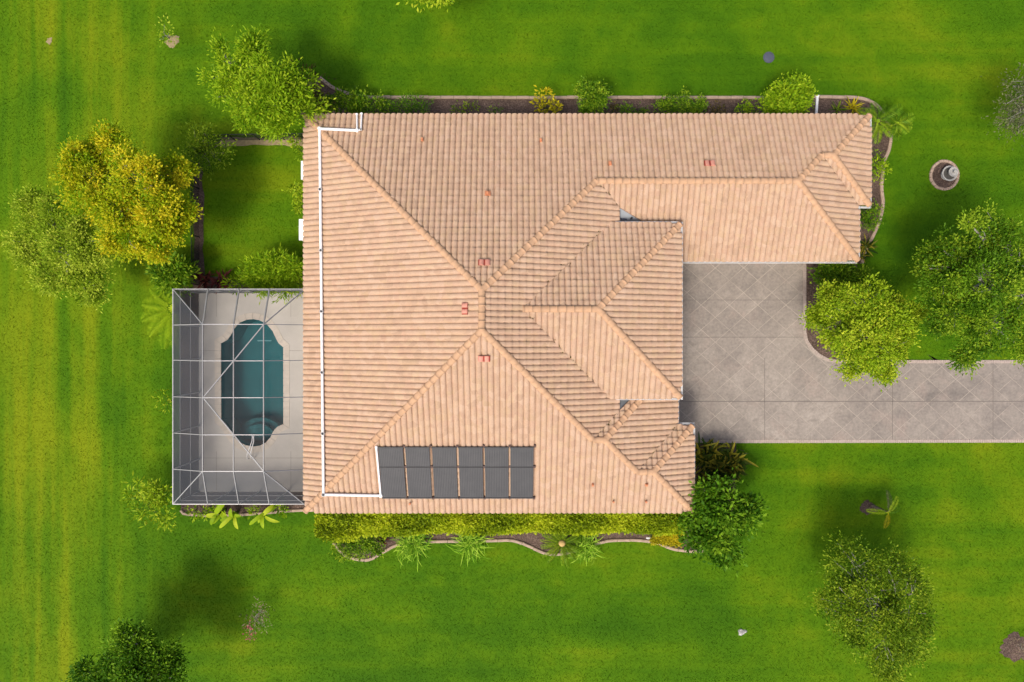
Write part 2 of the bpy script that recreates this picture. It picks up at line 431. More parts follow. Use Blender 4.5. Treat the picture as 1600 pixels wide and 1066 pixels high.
def blade_mesh(rng, base, az, el, length, width, droop, seg=5, fold=.3):
    """one strap leaf: list of verts, faces"""
    d = np.array([math.cos(az)*math.cos(el), math.sin(az)*math.cos(el), math.sin(el)])
    side = np.array([-math.sin(az), math.cos(az), 0])
    V = []; F = []; p = np.array(base, float); st = length/seg
    for i in range(seg+1):
        t = i/seg
        w = width*(math.sin(math.pi*min(1, .12+.88*t)*.98)**.7 if t < 1 else .04)
        up = np.cross(side, d)*-1
        V += [p - side*w/2 + up*abs(w)*fold*.5, p, p + side*w/2 + up*abs(w)*fold*.5]
        p = p + d*st
        d = d + np.array([0, 0, -droop/seg]); d /= np.linalg.norm(d)
    for i in range(seg):
        a = i*3
        F += [(a, a+1, a+4, a+3), (a+1, a+2, a+5, a+4)]
    return V, F
def blade_plant(name, label, cat, px, py, n, length, width, leafm, seed, droop=.9, el=(.25, 1.35), z0=.05, spread=.06, part='leaves', group=None, single=False, core=None):
    rng = np.random.default_rng(seed); base = np.array(P(px, py, z0))
    gb = base.copy(); gb[2] = 0
    root = empty(name, tuple(gb), label, cat, group)
    V = []; F = []; T = []
    for i in range(n):
        az = i*2.39996 + rng.normal(0, .2); e = el[0] + (el[1]-el[0])*((i+.5)/n) + rng.normal(0, .08)
        b = base + np.array([*rng.normal(0, spread, 2), 0])
        v, f = blade_mesh(rng, b, az, e, length*rng.uniform(.75, 1.15), width*rng.uniform(.8, 1.2), droop*rng.uniform(.7, 1.3))
        t = rng.uniform(0, 1)
        if single:
            mesh(part, v, np.array(f), L[leafm], root, False, [t]*len(f), gb)
        else:
            k = len(V); V += v; F += [tuple(k+q for q in ff) for ff in f]; T += [t]*len(f)
    if not single: mesh(part, V, np.array(F), L[leafm], root, False, T, gb)
    mb = MB(); mb.tube([base*[1,1,0], base+[0,0,.12]], [.07, .05], 8); mb.build('crown_base', M['stem'], root, True, gb)
    return root
def frond_mesh(rng, base, az, el, length, droop, leaflet=.38, nl=22, wd=.035, t0=.5, hang=-.15):
    V = []; F = []; T = []
    d = np.array([math.cos(az)*math.cos(el), math.sin(az)*math.cos(el), math.sin(el)])
    side = np.array([-math.sin(az), math.cos(az), 0]); p = np.array(base, float); seg = nl; st = length/seg
    for i in range(seg+1):
        t = i/seg
        w = .028*(1-t)+.006
        k = len(V); V += [p-side*w, p+side*w]
        if i: F.append((k-2, k-1, k+1, k)); T.append(min(1, t0+.3))
        if t > .12:
            ll = leaflet*math.sin(math.pi*(.12+.80*t))**.7*rng.uniform(.85, 1.1)
            for s in (-1, 1):
                a = side*s*.85 + d*.55 + np.array([0, 0, hang]); a /= np.linalg.norm(a)
                e = p + a*ll + np.array([0, 0, -.05*ll])
                m_ = p + a*ll*.45; pw = d*wd
                kk = len(V); V += [p, m_-pw*.6, e, m_+pw*.6]; F.append((kk, kk+1, kk+2, kk+3)); T.append(np.clip(t0+rng.normal(0, .15), 0, 1))
        p = p + d*st; d = d + np.array([0, 0, -droop/seg]); d /= np.linalg.norm(d)
    return V, F, T
def palm(name, label, px, py, height, fronds, length, leafm, seed, droop=1.1, el=(.15, .9), trunk_r=.08, azs=None, leaflet=.4, group=None, cone=False, mats=None, lens=None):
    rng = np.random.default_rng(seed)
    top = np.array(P(px, py, height)); gb = top.copy(); gb[2] = 0
    root = empty(name, tuple(gb), label, 'palm', group)
    for i in range(fronds):
        az = azs[i] if azs else i*2.39996 + rng.normal(0, .15)
        e = el[0]+(el[1]-el[0])*(i+.5)/fronds
        ln_ = lens[i] if lens else length*rng.uniform(.85, 1.1)
        V, F, T = frond_mesh(rng, top, az, e, ln_, droop*rng.uniform(.8, 1.2), leaflet, 30, .022, rng.uniform(.25, .75))
        mesh('frond', V, np.array(F), L[mats[i] if mats else leafm], root, False, T, gb)
    mb = MB(); mb.tube([gb-[0,0,.05], gb*.5+top*.5, top], [trunk_r*1.3, trunk_r, trunk_r*.9], 9); mb.build('trunk', M['bark'], root, True, gb)
    if cone:
        mb = MB(); mb.lathe(tuple(top), [(.02,-.05),(.15,0),(.17,.1),(.12,.2),(.02,.25)], 14); mb.build('cone', M['cone'], root, True, gb)
    return root

# ------------------------------------------------------------------ mulch beds, edging
def flat_poly(name, pts, z, mat, jitter=0, seed=1, px=True):
    rng = random.Random(seed)
    w = [P(x, y, 0) for x, y in pts] if px else [Vector((x, y, 0)) for x, y in pts]
    out = []
    for i, a in enumerate(w):
        b = w[(i+1) % len(w)]; n = max(1, int((b-a).length/.35)) if jitter else 1
        for k in range(n):
            p = a.lerp(b, k/n); out.append((p.x+rng.uniform(-jitter, jitter), p.y+rng.uniform(-jitter, jitter), z))
    me = bpy.data.meshes.new(name); bm = bmesh.new()
    vs = [bm.verts.new(p) for p in out]
    es = [bm.edges.new((vs[i], vs[(i+1) % len(vs)])) for i in range(len(vs))]
    bmesh.ops.triangle_fill(bm, edges=es, use_beauty=True)
    for f in bm.faces:
        if f.normal.z < 0: f.normal_flip()
    bm.to_mesh(me); bm.free(); me.materials.append(mat)
    o = bpy.data.objects.new(name, me); COL.objects.link(o); return o
def smooth_px(pts, n=6):
    out = []
    for i in range(len(pts)-1):
        p0 = pts[max(i-1,0)]; p1 = pts[i]; p2 = pts[i+1]; p3 = pts[min(i+2,len(pts)-1)]
        for k in range(n):
            t = k/n
            out.append(tuple(.5*((2*p1[j])+(-p0[j]+p2[j])*t+(2*p0[j]-5*p1[j]+4*p2[j]-p3[j])*t*t+(-p0[j]+3*p1[j]-3*p2[j]+p3[j])*t**3) for j in (0,1)))
    return out+[pts[-1]]
def edging(name, label, pts, w=.14, h=.10, seed=0, closed=False, mat='curb', piece=.6):
    """concrete edging cast in short lengths: one piece per length, joints open"""
    sp = [P(x, y, 0) for x, y in (pts if closed else smooth_px(pts))]
    if closed: sp = sp + [sp[0]]
    # resample
    cum = [0]
    for a, b in zip(sp, sp[1:]): cum.append(cum[-1]+(b-a).length)
    def at(s):
        for i in range(len(sp)-1):
            if cum[i+1] >= s or i == len(sp)-2:
                return sp[i].lerp(sp[i+1], (s-cum[i])/max(1e-6, cum[i+1]-cum[i]))
    rng = random.Random(seed)
    root = empty(name, tuple(sp[0]), label, 'edging')
    n = max(2, int(cum[-1]/piece))
    for i in range(n):
        s0 = cum[-1]*i/n+.008; s1 = cum[-1]*(i+1)/n-.008
        q = [at(s0+(s1-s0)*k/3) for k in range(4)]
        V = []; F = []; dz = rng.uniform(-.008, .012); dx = rng.uniform(-.012, .012)
        for k in range(4):
            t = (q[min(k+1,3)]-q[max(k-1,0)]).normalized(); s = Vector((-t.y, t.x, 0))
            c = q[k] + s*dx
            for u, z in ((-.5, -.05), (-.5, h*.72), (-.28, h), (.28, h), (.5, h*.72), (.5, -.05)):
                V.append(c + s*u*w + Vector((0,0,z+(dz if z > 0 else 0))))
        for k in range(3):
            for j in range(5): F.append((k*6+j, k*6+j+1, (k+1)*6+j+1, (k+1)*6+j))
        F += [(0,1,2,3,4,5)[::-1], tuple(18+j for j in range(6))]
        mesh('edging_block', [tuple(p) for p in V], F, M[mat], root, False, None, tuple(sp[0]))
    return root

north_curb = [(500,122),(520,137),(545,147),(572,152),(620,152.5),(800,153),(1000,153),(1190,153),(1280,152),(1330,153),(1352,156),(1370,166),(1382,182),(1389,200),(1391,215),(1388,235),(1381,252),(1378,275),(1377,298),(1379,318),(1375,340),(1367,361),(1357,382),(1350,396),(1346,412)]
b = flat_poly('mulch_bed', north_curb + [(1290,412),(1290,215),(520,215),(470,180),(480,120)], .012, M['mulch']); tag(b, 'dark bark mulch bed wrapping the north and east sides of the house', 'mulch bed', kind='structure')
south_curb = [(521,848),(535,864),(555,873),(577,874),(600,862),(622,851),(672,846),(760,845),(800,844),(830,855),(860,866),(896,862),(930,849),(965,844),(1015,846),(1050,857),(1075,861),(1098,860)]
b = flat_poly('mulch_bed', south_curb + [(1130,840),(1150,760),(1150,694),(1060,694),(1060,760),(520,760)], .012, M['mulch']); tag(b, 'grey brown mulch bed between the clipped hedge and south lawn', 'mulch bed', kind='structure')
cage_curb = [(283,797),(290,803),(325,805),(360,805),(390,803),(415,801),(440,799),(476,797)]
b = flat_poly('mulch_bed', cage_curb + [(490,790),(490,766),(283,766)], .012, M['mulch']); tag(b, 'narrow mulch bed along the south wall of the pool cage', 'mulch bed', kind='structure')
b = flat_poly('mulch_bed', [(281,448),(313,448),(313,768),(281,768)], .012, M['mulch'], .05); tag(b, 'mulch strip seen through the west screen of the pool cage', 'mulch bed', kind='structure')
b = flat_poly('mulch_bed', [(303,255),(317,255),(318,330),(317,400),(320,432),(380,438),(480,428),(480,457),(303,457)], .010, M['mulch'], .06, 3); tag(b, 'mulch strip along the courtyard fence and cage north wall', 'mulch bed', kind='structure')
b = flat_poly('mulch_bed', [(345,216),(480,214),(480,229),(345,227)], .010, M['straw'], .05, 5); tag(b, 'tan straw strip at the north end of the courtyard grass', 'mulch bed', kind='structure')
drive_bed = [(1259,400),(1259,520),(1264,537),(1275,551),(1290,560),(1310,564),(1345,564),(1352,470),(1335,400)]
b = flat_poly('mulch_bed', drive_bed, .014, M['mulch']); tag(b, 'red brown mulch bed between the parking court and the lime tree', 'mulch bed', kind='structure')
edging('garden_edging', 'long tan concrete edging curving round the north and east bed', north_curb, .15, .10, 1)
edging('garden_edging', 'wavy tan concrete edging south of the clipped hedge', south_curb, .14, .09, 2)
edging('garden_edging', 'short pale edging south of the pool cage', cage_curb, .13, .09, 3)
# ------------------------------------------------------------------ driveway of diamond slabs
def clip_poly(poly, a, b):
    out = []; n = len(poly)
    def side(p): return (b[0]-a[0])*(p[1]-a[1])-(b[1]-a[1])*(p[0]-a[0])
    for i in range(n):
        p = poly[i]; q = poly[(i+1) % n]; sp_, sq = side(p), side(q)
        if sp_ >= 0: out.append(p)
        if sp_*sq < 0:
            t = sp_/(sp_-sq); out.append(tuple(p[j]+(q[j]-p[j])*t for j in range(len(p))))
    return out
def clip_convex(poly, win):
    for i in range(len(win)):
        poly = clip_poly(poly, win[i], win[(i+1) % len(win)])
        if len(poly) < 3: return []
    return poly
def area(p): return .5*sum(p[i][0]*p[(i+1)%len(p)][1]-p[(i+1)%len(p)][0]*p[i][1] for i in range(len(p)))
pxw = lambda x, y: (P(x, y)[0], P(x, y)[1])
arc = [(1254.5,521),(1258,535),(1265,547),(1276,557.5),(1290,564.5),(1308,568)]
drive = [pxw(985,688),pxw(1640,687),pxw(1640,567.5),*[pxw(x,y) for x,y in arc[::-1]],pxw(1254.5,380),pxw(985,380)]
if area(drive) < 0: drive = drive[::-1]
grout = flat_poly('driveway', [(985,692),(1640,691),(1640,563),(1310,563.5),(1292,560),(1278,553),(1267,542),(1261,530),(1259.5,518),(1259.5,380),(985,380)], .022, M['grout'])
tag(grout, 'stamped concrete driveway of diamond slabs with pale joints', 'driveway', kind='structure')
ax, ay = .683, .597; nx0, ny0 = pxw(1095.3, 438.2)
rngd = random.Random(4)
for i in range(-14, 34):
    for j in range(-26, 20):
        cx = nx0 + (i+j)*ax*1.0; cy = ny0 + (i-j)*ay - ay
        if not (6.0 < cx < 26.5 and -6 < cy < 6): continue
        g = .972
        win = [(cx-ax*g,cy),(cx,cy-ay*g),(cx+ax*g,cy),(cx,cy+ay*g)]
        p = clip_convex(drive, win)
        if len(p) < 3 or abs(area(p)) < .02: continue
        # drop doubled points
        q = [p[k] for k in range(len(p)) if (Vector(p[k][:2])-Vector(p[k-1][:2])).length > 1e-4]
        if len(q) < 3: continue
        mb = MB(); z = .026 + rngd.uniform(0, .003); mb.prism(q, .01, z)
        o = mb.build('slab', M['slab'], grout)
# dark saw cuts and the brick course along the edges
mb = MB()
for (x0,y0,x1,y1) in ((1063,627.5,1640,627),(1194.5,560,1194.5,688),(1063,469,1254,469),(1063,527,1254,527),(1394,567,1394,688),(1551,567,1551,688)):
    a = P(x0,y0); c = P(x1,y1); w = .012
    mb.box((min(a.x,c.x)-w, min(a.y,c.y)-w, .02), (max(a.x,c.x)+w, max(a.y,c.y)+w, .0325))
mb.build('saw_joint', M['joint'], grout)
mb = MB()
def course(pts, w=.15, step=.105):
    sp = [P(x, y) for x, y in pts]
    for a, c in zip(sp, sp[1:]):
        n = max(1, int((c-a).length/step)); d = (c-a).normalized(); s = Vector((-d.y, d.x, 0))
        for k in range(n):
            p = a.lerp(c, (k+.5)/n)
            hw = (c-a).length/n*.5*.86
            mb.prism([tuple((p-d*hw-s*w/2)[:2]),tuple((p+d*hw-s*w/2)[:2]),tuple((p+d*hw+s*w/2)[:2]),tuple((p-d*hw+s*w/2)[:2])], .01, .040)
course([(1085,690),(1640,689)]); course([(1640,565.3),(1310,565.3)]); course([(1257,380),(1257,520)])
course([(1257,520),(1260,533),(1268,545),(1279,555),(1292,562),(1310,565.3)])
tag(mb.build('border_bricks', M['brick'], grout), kind='stuff')

# ------------------------------------------------------------------ pool deck and pool
ZD = .05
pool_px = [(344.5,536.3),(354.6,531),(361,522),(365,514),(369,508.5),(374.9,503.3),(385,499.2),(395,498),(405,499.8),(412,503),(418.8,508),(426.4,517),(431,527),(435.7,536),(443.3,542.5),
           (443.4,663.4),(434.5,667),(428.3,673.2),(423,684),(415.9,692),(406.6,697),(396,698.5),(384,696.4),(372.5,691),(364.3,682),(356.5,669),(351,661.3),(345,656)]
pool_w = [tuple(P(x, y, ZD)[:2]) for x, y in pool_px]
bm = bmesh.new()
outer = [(deck_x0,deck_y0),(deck_x1,deck_y0),(deck_x1,deck_y1),(deck_x0,deck_y1)]
es = []
for ringp in (outer, pool_w):
    vs = [bm.verts.new((x, y, ZD)) for x, y in ringp]
    es += [bm.edges.new((vs[i], vs[(i+1) % len(vs)])) for i in range(len(vs))]
bmesh.ops.triangle_fill(bm, edges=es, use_beauty=True)
for f in bm.faces:
    if f.normal.z < 0: f.normal_flip()
me = bpy.data.meshes.new('pool_deck'); bm.to_mesh(me); bm.free(); me.materials.append(M['deck'])
deck = bpy.data.objects.new('pool_deck', me); COL.objects.link(deck)
tag(deck, 'pale grey concrete deck inside the screened pool cage', 'pool deck', kind='structure')
mb = MB()
x0, x1, y0, y1 = deck_x0, deck_x1, deck_y0, deck_y1
mb.box((x0-.03,y0-.03,-.1),(x1,y0+.0,ZD-.004)); mb.box((x0-.03,y0,-.1),(x0,y1,ZD-.004)); mb.box((x0-.03,y1,-.1),(x1,y1+.03,ZD-.004))
mb.build('deck_edge', M['deck'], deck)
mb = MB()
for py in (548, 715.5):
    y = P(0, py).y
    for xa, xb in ((312, 340), (448, 530)) if py < 700 else ((312, 530),):
        mb.box((P(xa,0).x, y-.01, ZD+.001), (P(xb,0).x, y+.01, ZD+.004))
for px_ in (339, 455):
    x = P(px_,0).x
    for ya, yb in ((455, 495), (705, 766)): mb.box((x-.01, P(0,yb).y, ZD+.001), (x+.01, P(0,ya).y, ZD+.0035))
mb.build('deck_joint', simple('deck_joint', (.35,.32,.28), .9, .1), deck)
pc = P(395, 598, 0)
pool = empty('swimming_pool', tuple(pc), 'long rounded swimming pool of dark teal water in the deck', 'pool')
ZW = -.08; ZB = -1.5
n = len(pool_w)
V = [(x,y,ZD-.001) for x,y in pool_w]+[(x,y,ZB) for x,y in pool_w]
F = [(i, (i+1)%n, n+(i+1)%n, n+i) for i in range(n)]
F = [f[::-1] for f in F]+[list(range(n, 2*n))]
mesh('basin', V, F, M['plaster'], pool, False, None, tuple(pc))
mesh('water', [(x,y,ZW) for x,y in pool_w], [list(range(n))], M['water'], pool, False, None, tuple(pc))
sc = P(396, 668, 0)
for k, (r, z) in enumerate(((1.0,-.95),(.72,-.7))):
    mb = MB(); c = P(396, 690, 0)
    poly = [(c.x + r*1.15*math.cos(a), c.y + r*1.05*math.sin(a)) for a in [math.pi*i/16 for i in range(17)]]
    mb.prism(poly, ZB+.01*k, z); mb.build('step', M['step'], pool, False, tuple(pc))
mb = MB(); a = P(396,532.5,0); mb.box((a.x-.02,a.y-.03,-.62),(a.x+.66,a.y+.03,-.57)); mb.build('underwater_bar', M['white'], pool, False, tuple(pc))
# coping stones: the outline in short lengths
ctr = Vector((sum(p[0] for p in pool_w)/n, sum(p[1] for p in pool_w)/n))
def offset_ring(poly, d):
    out = []
    m = len(poly)
    for i in range(m):
        a = Vector(poly[i-1]); b_ = Vector(poly[i]); c_ = Vector(poly[(i+1)%m])
        n1 = Vector(((b_-a).y, -(b_-a).x)).normalized(); n2 = Vector(((c_-b_).y, -(c_-b_).x)).normalized()
        nn = (n1+n2).normalized(); k = d/max(.5, nn.dot(n1)); out.append(tuple(b_+nn*k))
    return out
pw = pool_w if area(pool_w) > 0 else pool_w[::-1]
fine = []
for i in range(len(pw)):
    a = Vector(pw[i]); c_ = Vector(pw[(i+1)%len(pw)]); m = max(1, round((c_-a).length/.36))
    fine += [tuple(a.lerp(c_, k/m)) for k in range(m)]
inn = offset_ring(fine, -.02); outr = offset_ring(fine, .28)
for i in range(len(fine)):
    j = (i+1) % len(fine)
    def lp(a, b_, t): return (a[0]+(b_[0]-a[0])*t, a[1]+(b_[1]-a[1])*t)
    q = [lp(inn[i],inn[j],.03),lp(inn[i],inn[j],.97),lp(outr[i],outr[j],.97),lp(outr[i],outr[j],.03)]
    mb = MB(); mb.prism(q, ZD-.05, ZD+.012+.003*(i%3)); mb.build('coping_stone', M['coping'], pool, False, tuple(pc))
a = P(392.3,715,ZD); c_ = P(398.8,714,ZD)
for s, p0 in ((-1,a),(1,c_)):
    mb = MB(); mid = P(395+s*1.4, 690, .82); e = P(395.4+s*.8, 681.5, .78)
    mb.tube([p0, p0+Vector((0,0,.5)), p0.lerp(mid,.35)+Vector((0,0,.52)), mid, e, P(395.2+s*2, 681, .3), P(395.2+s*2,681.5,-.3)], .022, 8)
    mb.build('handrail', M['white'], pool, True, tuple(pc))

# ------------------------------------------------------------------ pool cage
ZE, ZT = 2.6, 3.9
cx0 = -15.09; cy0 = -7.26; cy1 = 2.31; ex = -9.15
ty1 = P(0,507,ZT).y; ty0 = P(0,736.5,ZT).y
tx = [P(x,0,ZT).x for x in (317,365,412)]
cage = empty('pool_cage', (cx0, cy0, 0), 'screened pool cage with white aluminium frame beside the house', 'pool cage')
coff = (cx0, cy0, 0)
def beam(a, b, w=.030, h=.07, name='beam', mat='alu'):
    mb = MB(); mb.bar(a, b, w, h); mb.build(name, M[mat], cage, False, coff)
ys_t = [P(0,y,ZT).y for y in (507,564,621.5,679.5,736.5)]
# eave rail and posts
for a, b_ in (((cx0,cy0,ZE),(cx0,cy1,ZE)),((cx0,cy0,ZE),(ex,cy0,ZE)),((cx0,cy1,ZE),(ex,cy1,ZE))): beam(a, b_, .034, .05, 'eave_rail')
for zz in (.95, 1.95):
    for a, b_ in (((cx0,cy0,zz),(cx0,cy1,zz)),((cx0,cy0,zz),(ex+.3,cy0,zz)),((cx0,cy1,zz),(ex+.3,cy1,zz))): beam(a, b_, .022, .04, 'mid_rail')
ys_e = [P(0,y,ZE).y for y in (508,563,620,676.5,733)]
for y in [cy0, *ys_e, cy1]: beam((cx0,y,ZD),(cx0,y,ZE), .06, .05, 'post')
xs_e = [P(x,0,ZE).x for x in (325,373.5,421)]
for x in [*xs_e, ex+.1]:
    for y in (cy0, cy1): beam((x,y,ZD),(x,y,ZE), .06, .05, 'post')
for yt, ye in zip(ys_t, ys_e):
    beam((cx0,ye,ZE),(tx[0],yt,ZT)); beam((tx[0],yt,ZT),(tx[2],yt,ZT)); beam((tx[2],yt,ZT),(ex,ye,ZE+.15), .03, .06, 'beam', 'alu_shaded')
for x in tx: beam((x,ty0,ZT+.003),(x,ty1,ZT+.003), .032, .07, 'beam', 'alu_shaded')
for xt, xe in zip(tx, xs_e):
    beam((xe,cy0,ZE),(xt,ty0,ZT)); beam((xe,cy1,ZE),(xt,ty1,ZT), .05, .07)
beam((cx0,cy0,ZE),(tx[0],ty0,ZT)); beam((cx0,cy1,ZE),(tx[0],ty1,ZT))
beam((ex,cy0,ZE+.15),(tx[2],ty0,ZT), .036, .08, 'beam', 'alu_shaded'); beam((ex,cy1,ZE+.15),(tx[2],ty1,ZT), .036, .08, 'beam', 'alu_shaded')
br = [(tx[2],ys_t[0]),(tx[1],ys_t[1]),(tx[0],ys_t[2]),(tx[1],ys_t[3]),(tx[2],ys_t[4])]
for a, b_ in zip(br, br[1:]): beam((*a,ZT-.02),(*b_,ZT-.02), .04, .05, 'brace', 'alu_shaded')
def pane(pts, mat):
    mesh('screen_panel', pts, [list(range(len(pts)))], M[mat], cage, False, None, coff)
for i in range(4):
    ya, yb = ys_t[i], ys_t[i+1]; ea, eb = ys_e[i], ys_e[i+1]
    for xa, xb in zip(tx, tx[1:]): pane([(xa,ya,ZT),(xb,ya,ZT),(xb,yb,ZT),(xa,yb,ZT)], 'screen_top')
    pane([(cx0,ea,ZE),(tx[0],ya,ZT),(tx[0],yb,ZT),(cx0,eb,ZE)], 'screen_side')
    pane([(tx[2],ya,ZT),(ex,ea,ZE+.15),(ex,eb,ZE+.15),(tx[2],yb,ZT)], 'screen_top')
for ye, yt, w in ((cy1,ty1,0),(cy0,ty0,4)):
    xx_e = [cx0, *xs_e, ex]; xx_t = [tx[0], *tx, tx[2]]
    for i in range(4):
        zz = ZE+.15 if i == 3 else ZE
        p = [(xx_e[i],ye,ZE),(xx_e[i+1],ye,zz),(xx_t[i+1],yt,ZT)]
        if i in (1, 2): p.append((xx_t[i],yt,ZT))
        if i == 0: p = [(xx_e[0],ye,ZE),(xx_e[1],ye,ZE),(tx[0],yt,ZT)]
        if i == 3: p = [(xx_e[3],ye,ZE),(ex,ye,ZE+.15),(tx[2],yt,ZT)]
        pane(p, 'screen_side' if w else 'screen_top')
    pane([(cx0,ye,ZE),(tx[0],yt,ZT),(cx0,ys_e[w],ZE)], 'screen_side')
    pane([(ex,ye,ZE+.15),(tx[2],yt,ZT),(ex,ys_e[w],ZE+.15)], 'screen_top')
    for xa, xb in zip([cx0, *xs_e], [*xs_e, ex+.1]): pane([(xa,ye,ZD),(xb,ye,ZD),(xb,ye,ZE),(xa,ye,ZE)], 'screen_wall')
yy = [cy0, *ys_e[::-1], cy1]
for ya, yb in zip(yy, yy[1:]): pane([(cx0,ya,ZD),(cx0,yb,ZD),(cx0,yb,ZE),(cx0,ya,ZE)], 'screen_wall')

# ------------------------------------------------------------------ the house
PT = 5/12; Z1 = 2.9; Z2 = 4.0
XW, YN, YS = -9.11, 9.93, -7.5
house = empty('house', (0,0,0), 'single storey stucco house under a broad peach tile hip roof', 'house')
# plane: (name, polygon in plan, uphill dir, eave point, eave z)
PL = [
 ('W', [(-9.11,9.93),(-9.11,-7.5),(-1.18,.43),(-1.18,2.0)], (1,0), (XW,0), Z1),
 ('N', [(-9.11,9.93),(-1.18,2.0),(3.56,6.74),(12.04,6.74),(13.255,7.955),(13.765,7.955),(15.74,9.93)], (0,-1), (0,YN), Z1),
 ('E', [(-1.18,.43),(-1.18,2.0),(3.56,6.74),(4.6,5.70),(4.6,4.6),(3.741,4.6),(.431,1.29),(3.741,-2.02),(4.6,-2.02),(4.6,-2.94),(3.395,-4.145)], (-1,0), (6.75,0), Z1),
 ('S', [(-9.11,-7.5),(7.96,-7.5),(6.07,-5.61),(5.36,-5.61),(3.895,-4.145),(3.395,-4.145),(-1.18,.43)], (0,1), (0,YS), Z1),
 ('BS', [(3.56,6.74),(12.04,6.74),(15.23,3.55),(6.6,3.55),(6.6,4.6),(5.75,5.08),(4.6,5.70)], (0,1), (0,3.55), Z1),
 ('BE', [(12.04,6.74),(15.23,3.55),(15.23,5.98),(13.255,7.955)], (-1,0), (15.23,0), Z1),
 ('CS', [(13.255,7.955),(13.765,7.955),(15.74,5.98),(15.23,5.98)], (0,1), (0,5.98), Z1),
 ('CE', [(13.765,7.955),(15.74,9.93),(15.74,5.98)], (-1,0), (15.74,0), Z1),
 ('ME', [(3.895,-4.145),(5.36,-5.61),(7.25,-3.72),(7.25,-1.6),(6.44,-1.6)], (-1,0), (7.25,0), Z1),
 ('MN', [(3.395,-4.145),(3.895,-4.145),(6.0,-2.04),(5.6,-2.04),(4.6,-2.94)], (0,-1), (0,-.79), Z1),
 ('FN', [(5.36,-5.61),(6.07,-5.61),(7.96,-3.72),(7.25,-3.72)], (0,-1), (0,-3.72), Z1),
 ('FE', [(6.07,-5.61),(7.96,-3.72),(7.96,-7.5)], (-1,0), (7.96,0), Z1),
 ('DN', [(.431,1.29),(3.46,1.29),(7.14,4.97),(4.11,4.97)], (0,-1), (0,4.97), Z2),
 ('DS', [(.431,1.29),(3.46,1.29),(7.14,-2.39),(4.11,-2.39)], (0,1), (0,-2.39), Z2),
 ('DE', [(3.46,1.29),(7.14,4.97),(7.14,-2.39)], (-1,0), (7.14,0), Z2),
]
def pz(pl, x, y):
    _, _, (dx, dy), (ex_, ey_), z = pl
    return z + PT*((x-ex_)*dx + (y-ey_)*dy)
PLD = {p[0]: p for p in PL}
# underlay: one sheet per slope, joined as the roof
mb = MB()
for pl in PL:
    mb.add([(x, y, pz(pl,x,y)-.012) for x, y in pl[1]], [list(range(len(pl[1])))])
roof_v, roof_f = mb.v, mb.f
me = bpy.data.meshes.new('roof'); bm = bmesh.new()
for pl in PL:
    vs = [bm.verts.new((x, y, pz(pl,x,y)-.03)) for x, y in pl[1]]
    f = bm.faces.new(vs); f.normal_update()
    if f.normal.z < 0: f.normal_flip()
bmesh.ops.triangulate(bm, faces=bm.faces[:])
bm.to_mesh(me); bm.free(); me.materials.append(M['under'])
roof = bpy.data.objects.new('roof', me); COL.objects.link(roof); roof.parent = house
# tiles
TW, TC = .242, .308                                  # cover width, exposed course
cosS = 1/math.hypot(1, PT); sinS = PT*cosS
PROF = [(0,-.016),(.016,-.016),(.030,.018),(.056,.042),(.094,.054),(.138,.057),(.182,.049),(.216,.030),(.242,-.016)]
def tile_local():
    V = []; F = []
    k = len(PROF); th = .072
    for row, (v_, lift) in enumerate(((-.012,-.004),(-.012,th),(-.012,th),(TC+.02,.002))):
        for u, h in PROF: V.append((u, v_, (h if row else h*.55) + lift))
    for r in (0, 2):                                 # lip, then top face: no shared corners, so the lip stays crisp
        for i in range(k-1): F.append((r*k+i, r*k+i+1, (r+1)*k+i+1, (r+1)*k+i))
    return V, F
TV, TF = tile_local()
tile_me = bpy.data.meshes.new('roof_tile'); tile_me.from_pydata(TV, [], TF); tile_me.materials.append(M['tile'])
tile_me.polygons.foreach_set('use_smooth', [True]*len(TF))
def inside(poly, x, y):
    c = False; n = len(poly)
    for i in range(n):
        (x1,y1),(x2,y2) = poly[i], poly[(i+1)%n]
        if (y1 > y) != (y2 > y) and x < (x2-x1)*(y-y1)/(y2-y1)+x1: c = not c
    return c
def trapezoids(poly):
    xs = sorted(set(round(p[0], 5) for p in poly)); out = []
    for xa, xb in zip(xs, xs[1:]):
        xm = (xa+xb)/2; hits = []
        for i in range(len(poly)):
            p, q = poly[i], poly[(i+1)%len(poly)]
            if min(p[0],q[0]) <= xm < max(p[0],q[0]):
                f = lambda x: p[1]+(q[1]-p[1])*(x-p[0])/(q[0]-p[0])
                hits.append((f(xm), f(xa), f(xb)))
        hits.sort()
        for a, b_ in zip(hits[::2], hits[1::2]):
            w = [(xa,a[1]),(xb,a[2]),(xb,b_[2]),(xa,b_[1])]
            w = [w[i] for i in range(4) if (Vector(w[i])-Vector(w[i-1])).length > 1e-5]
            if len(w) >= 3: out.append(w)
    return out
whole = []; rest_v = []; rest_f = []; rngt = random.Random(11)
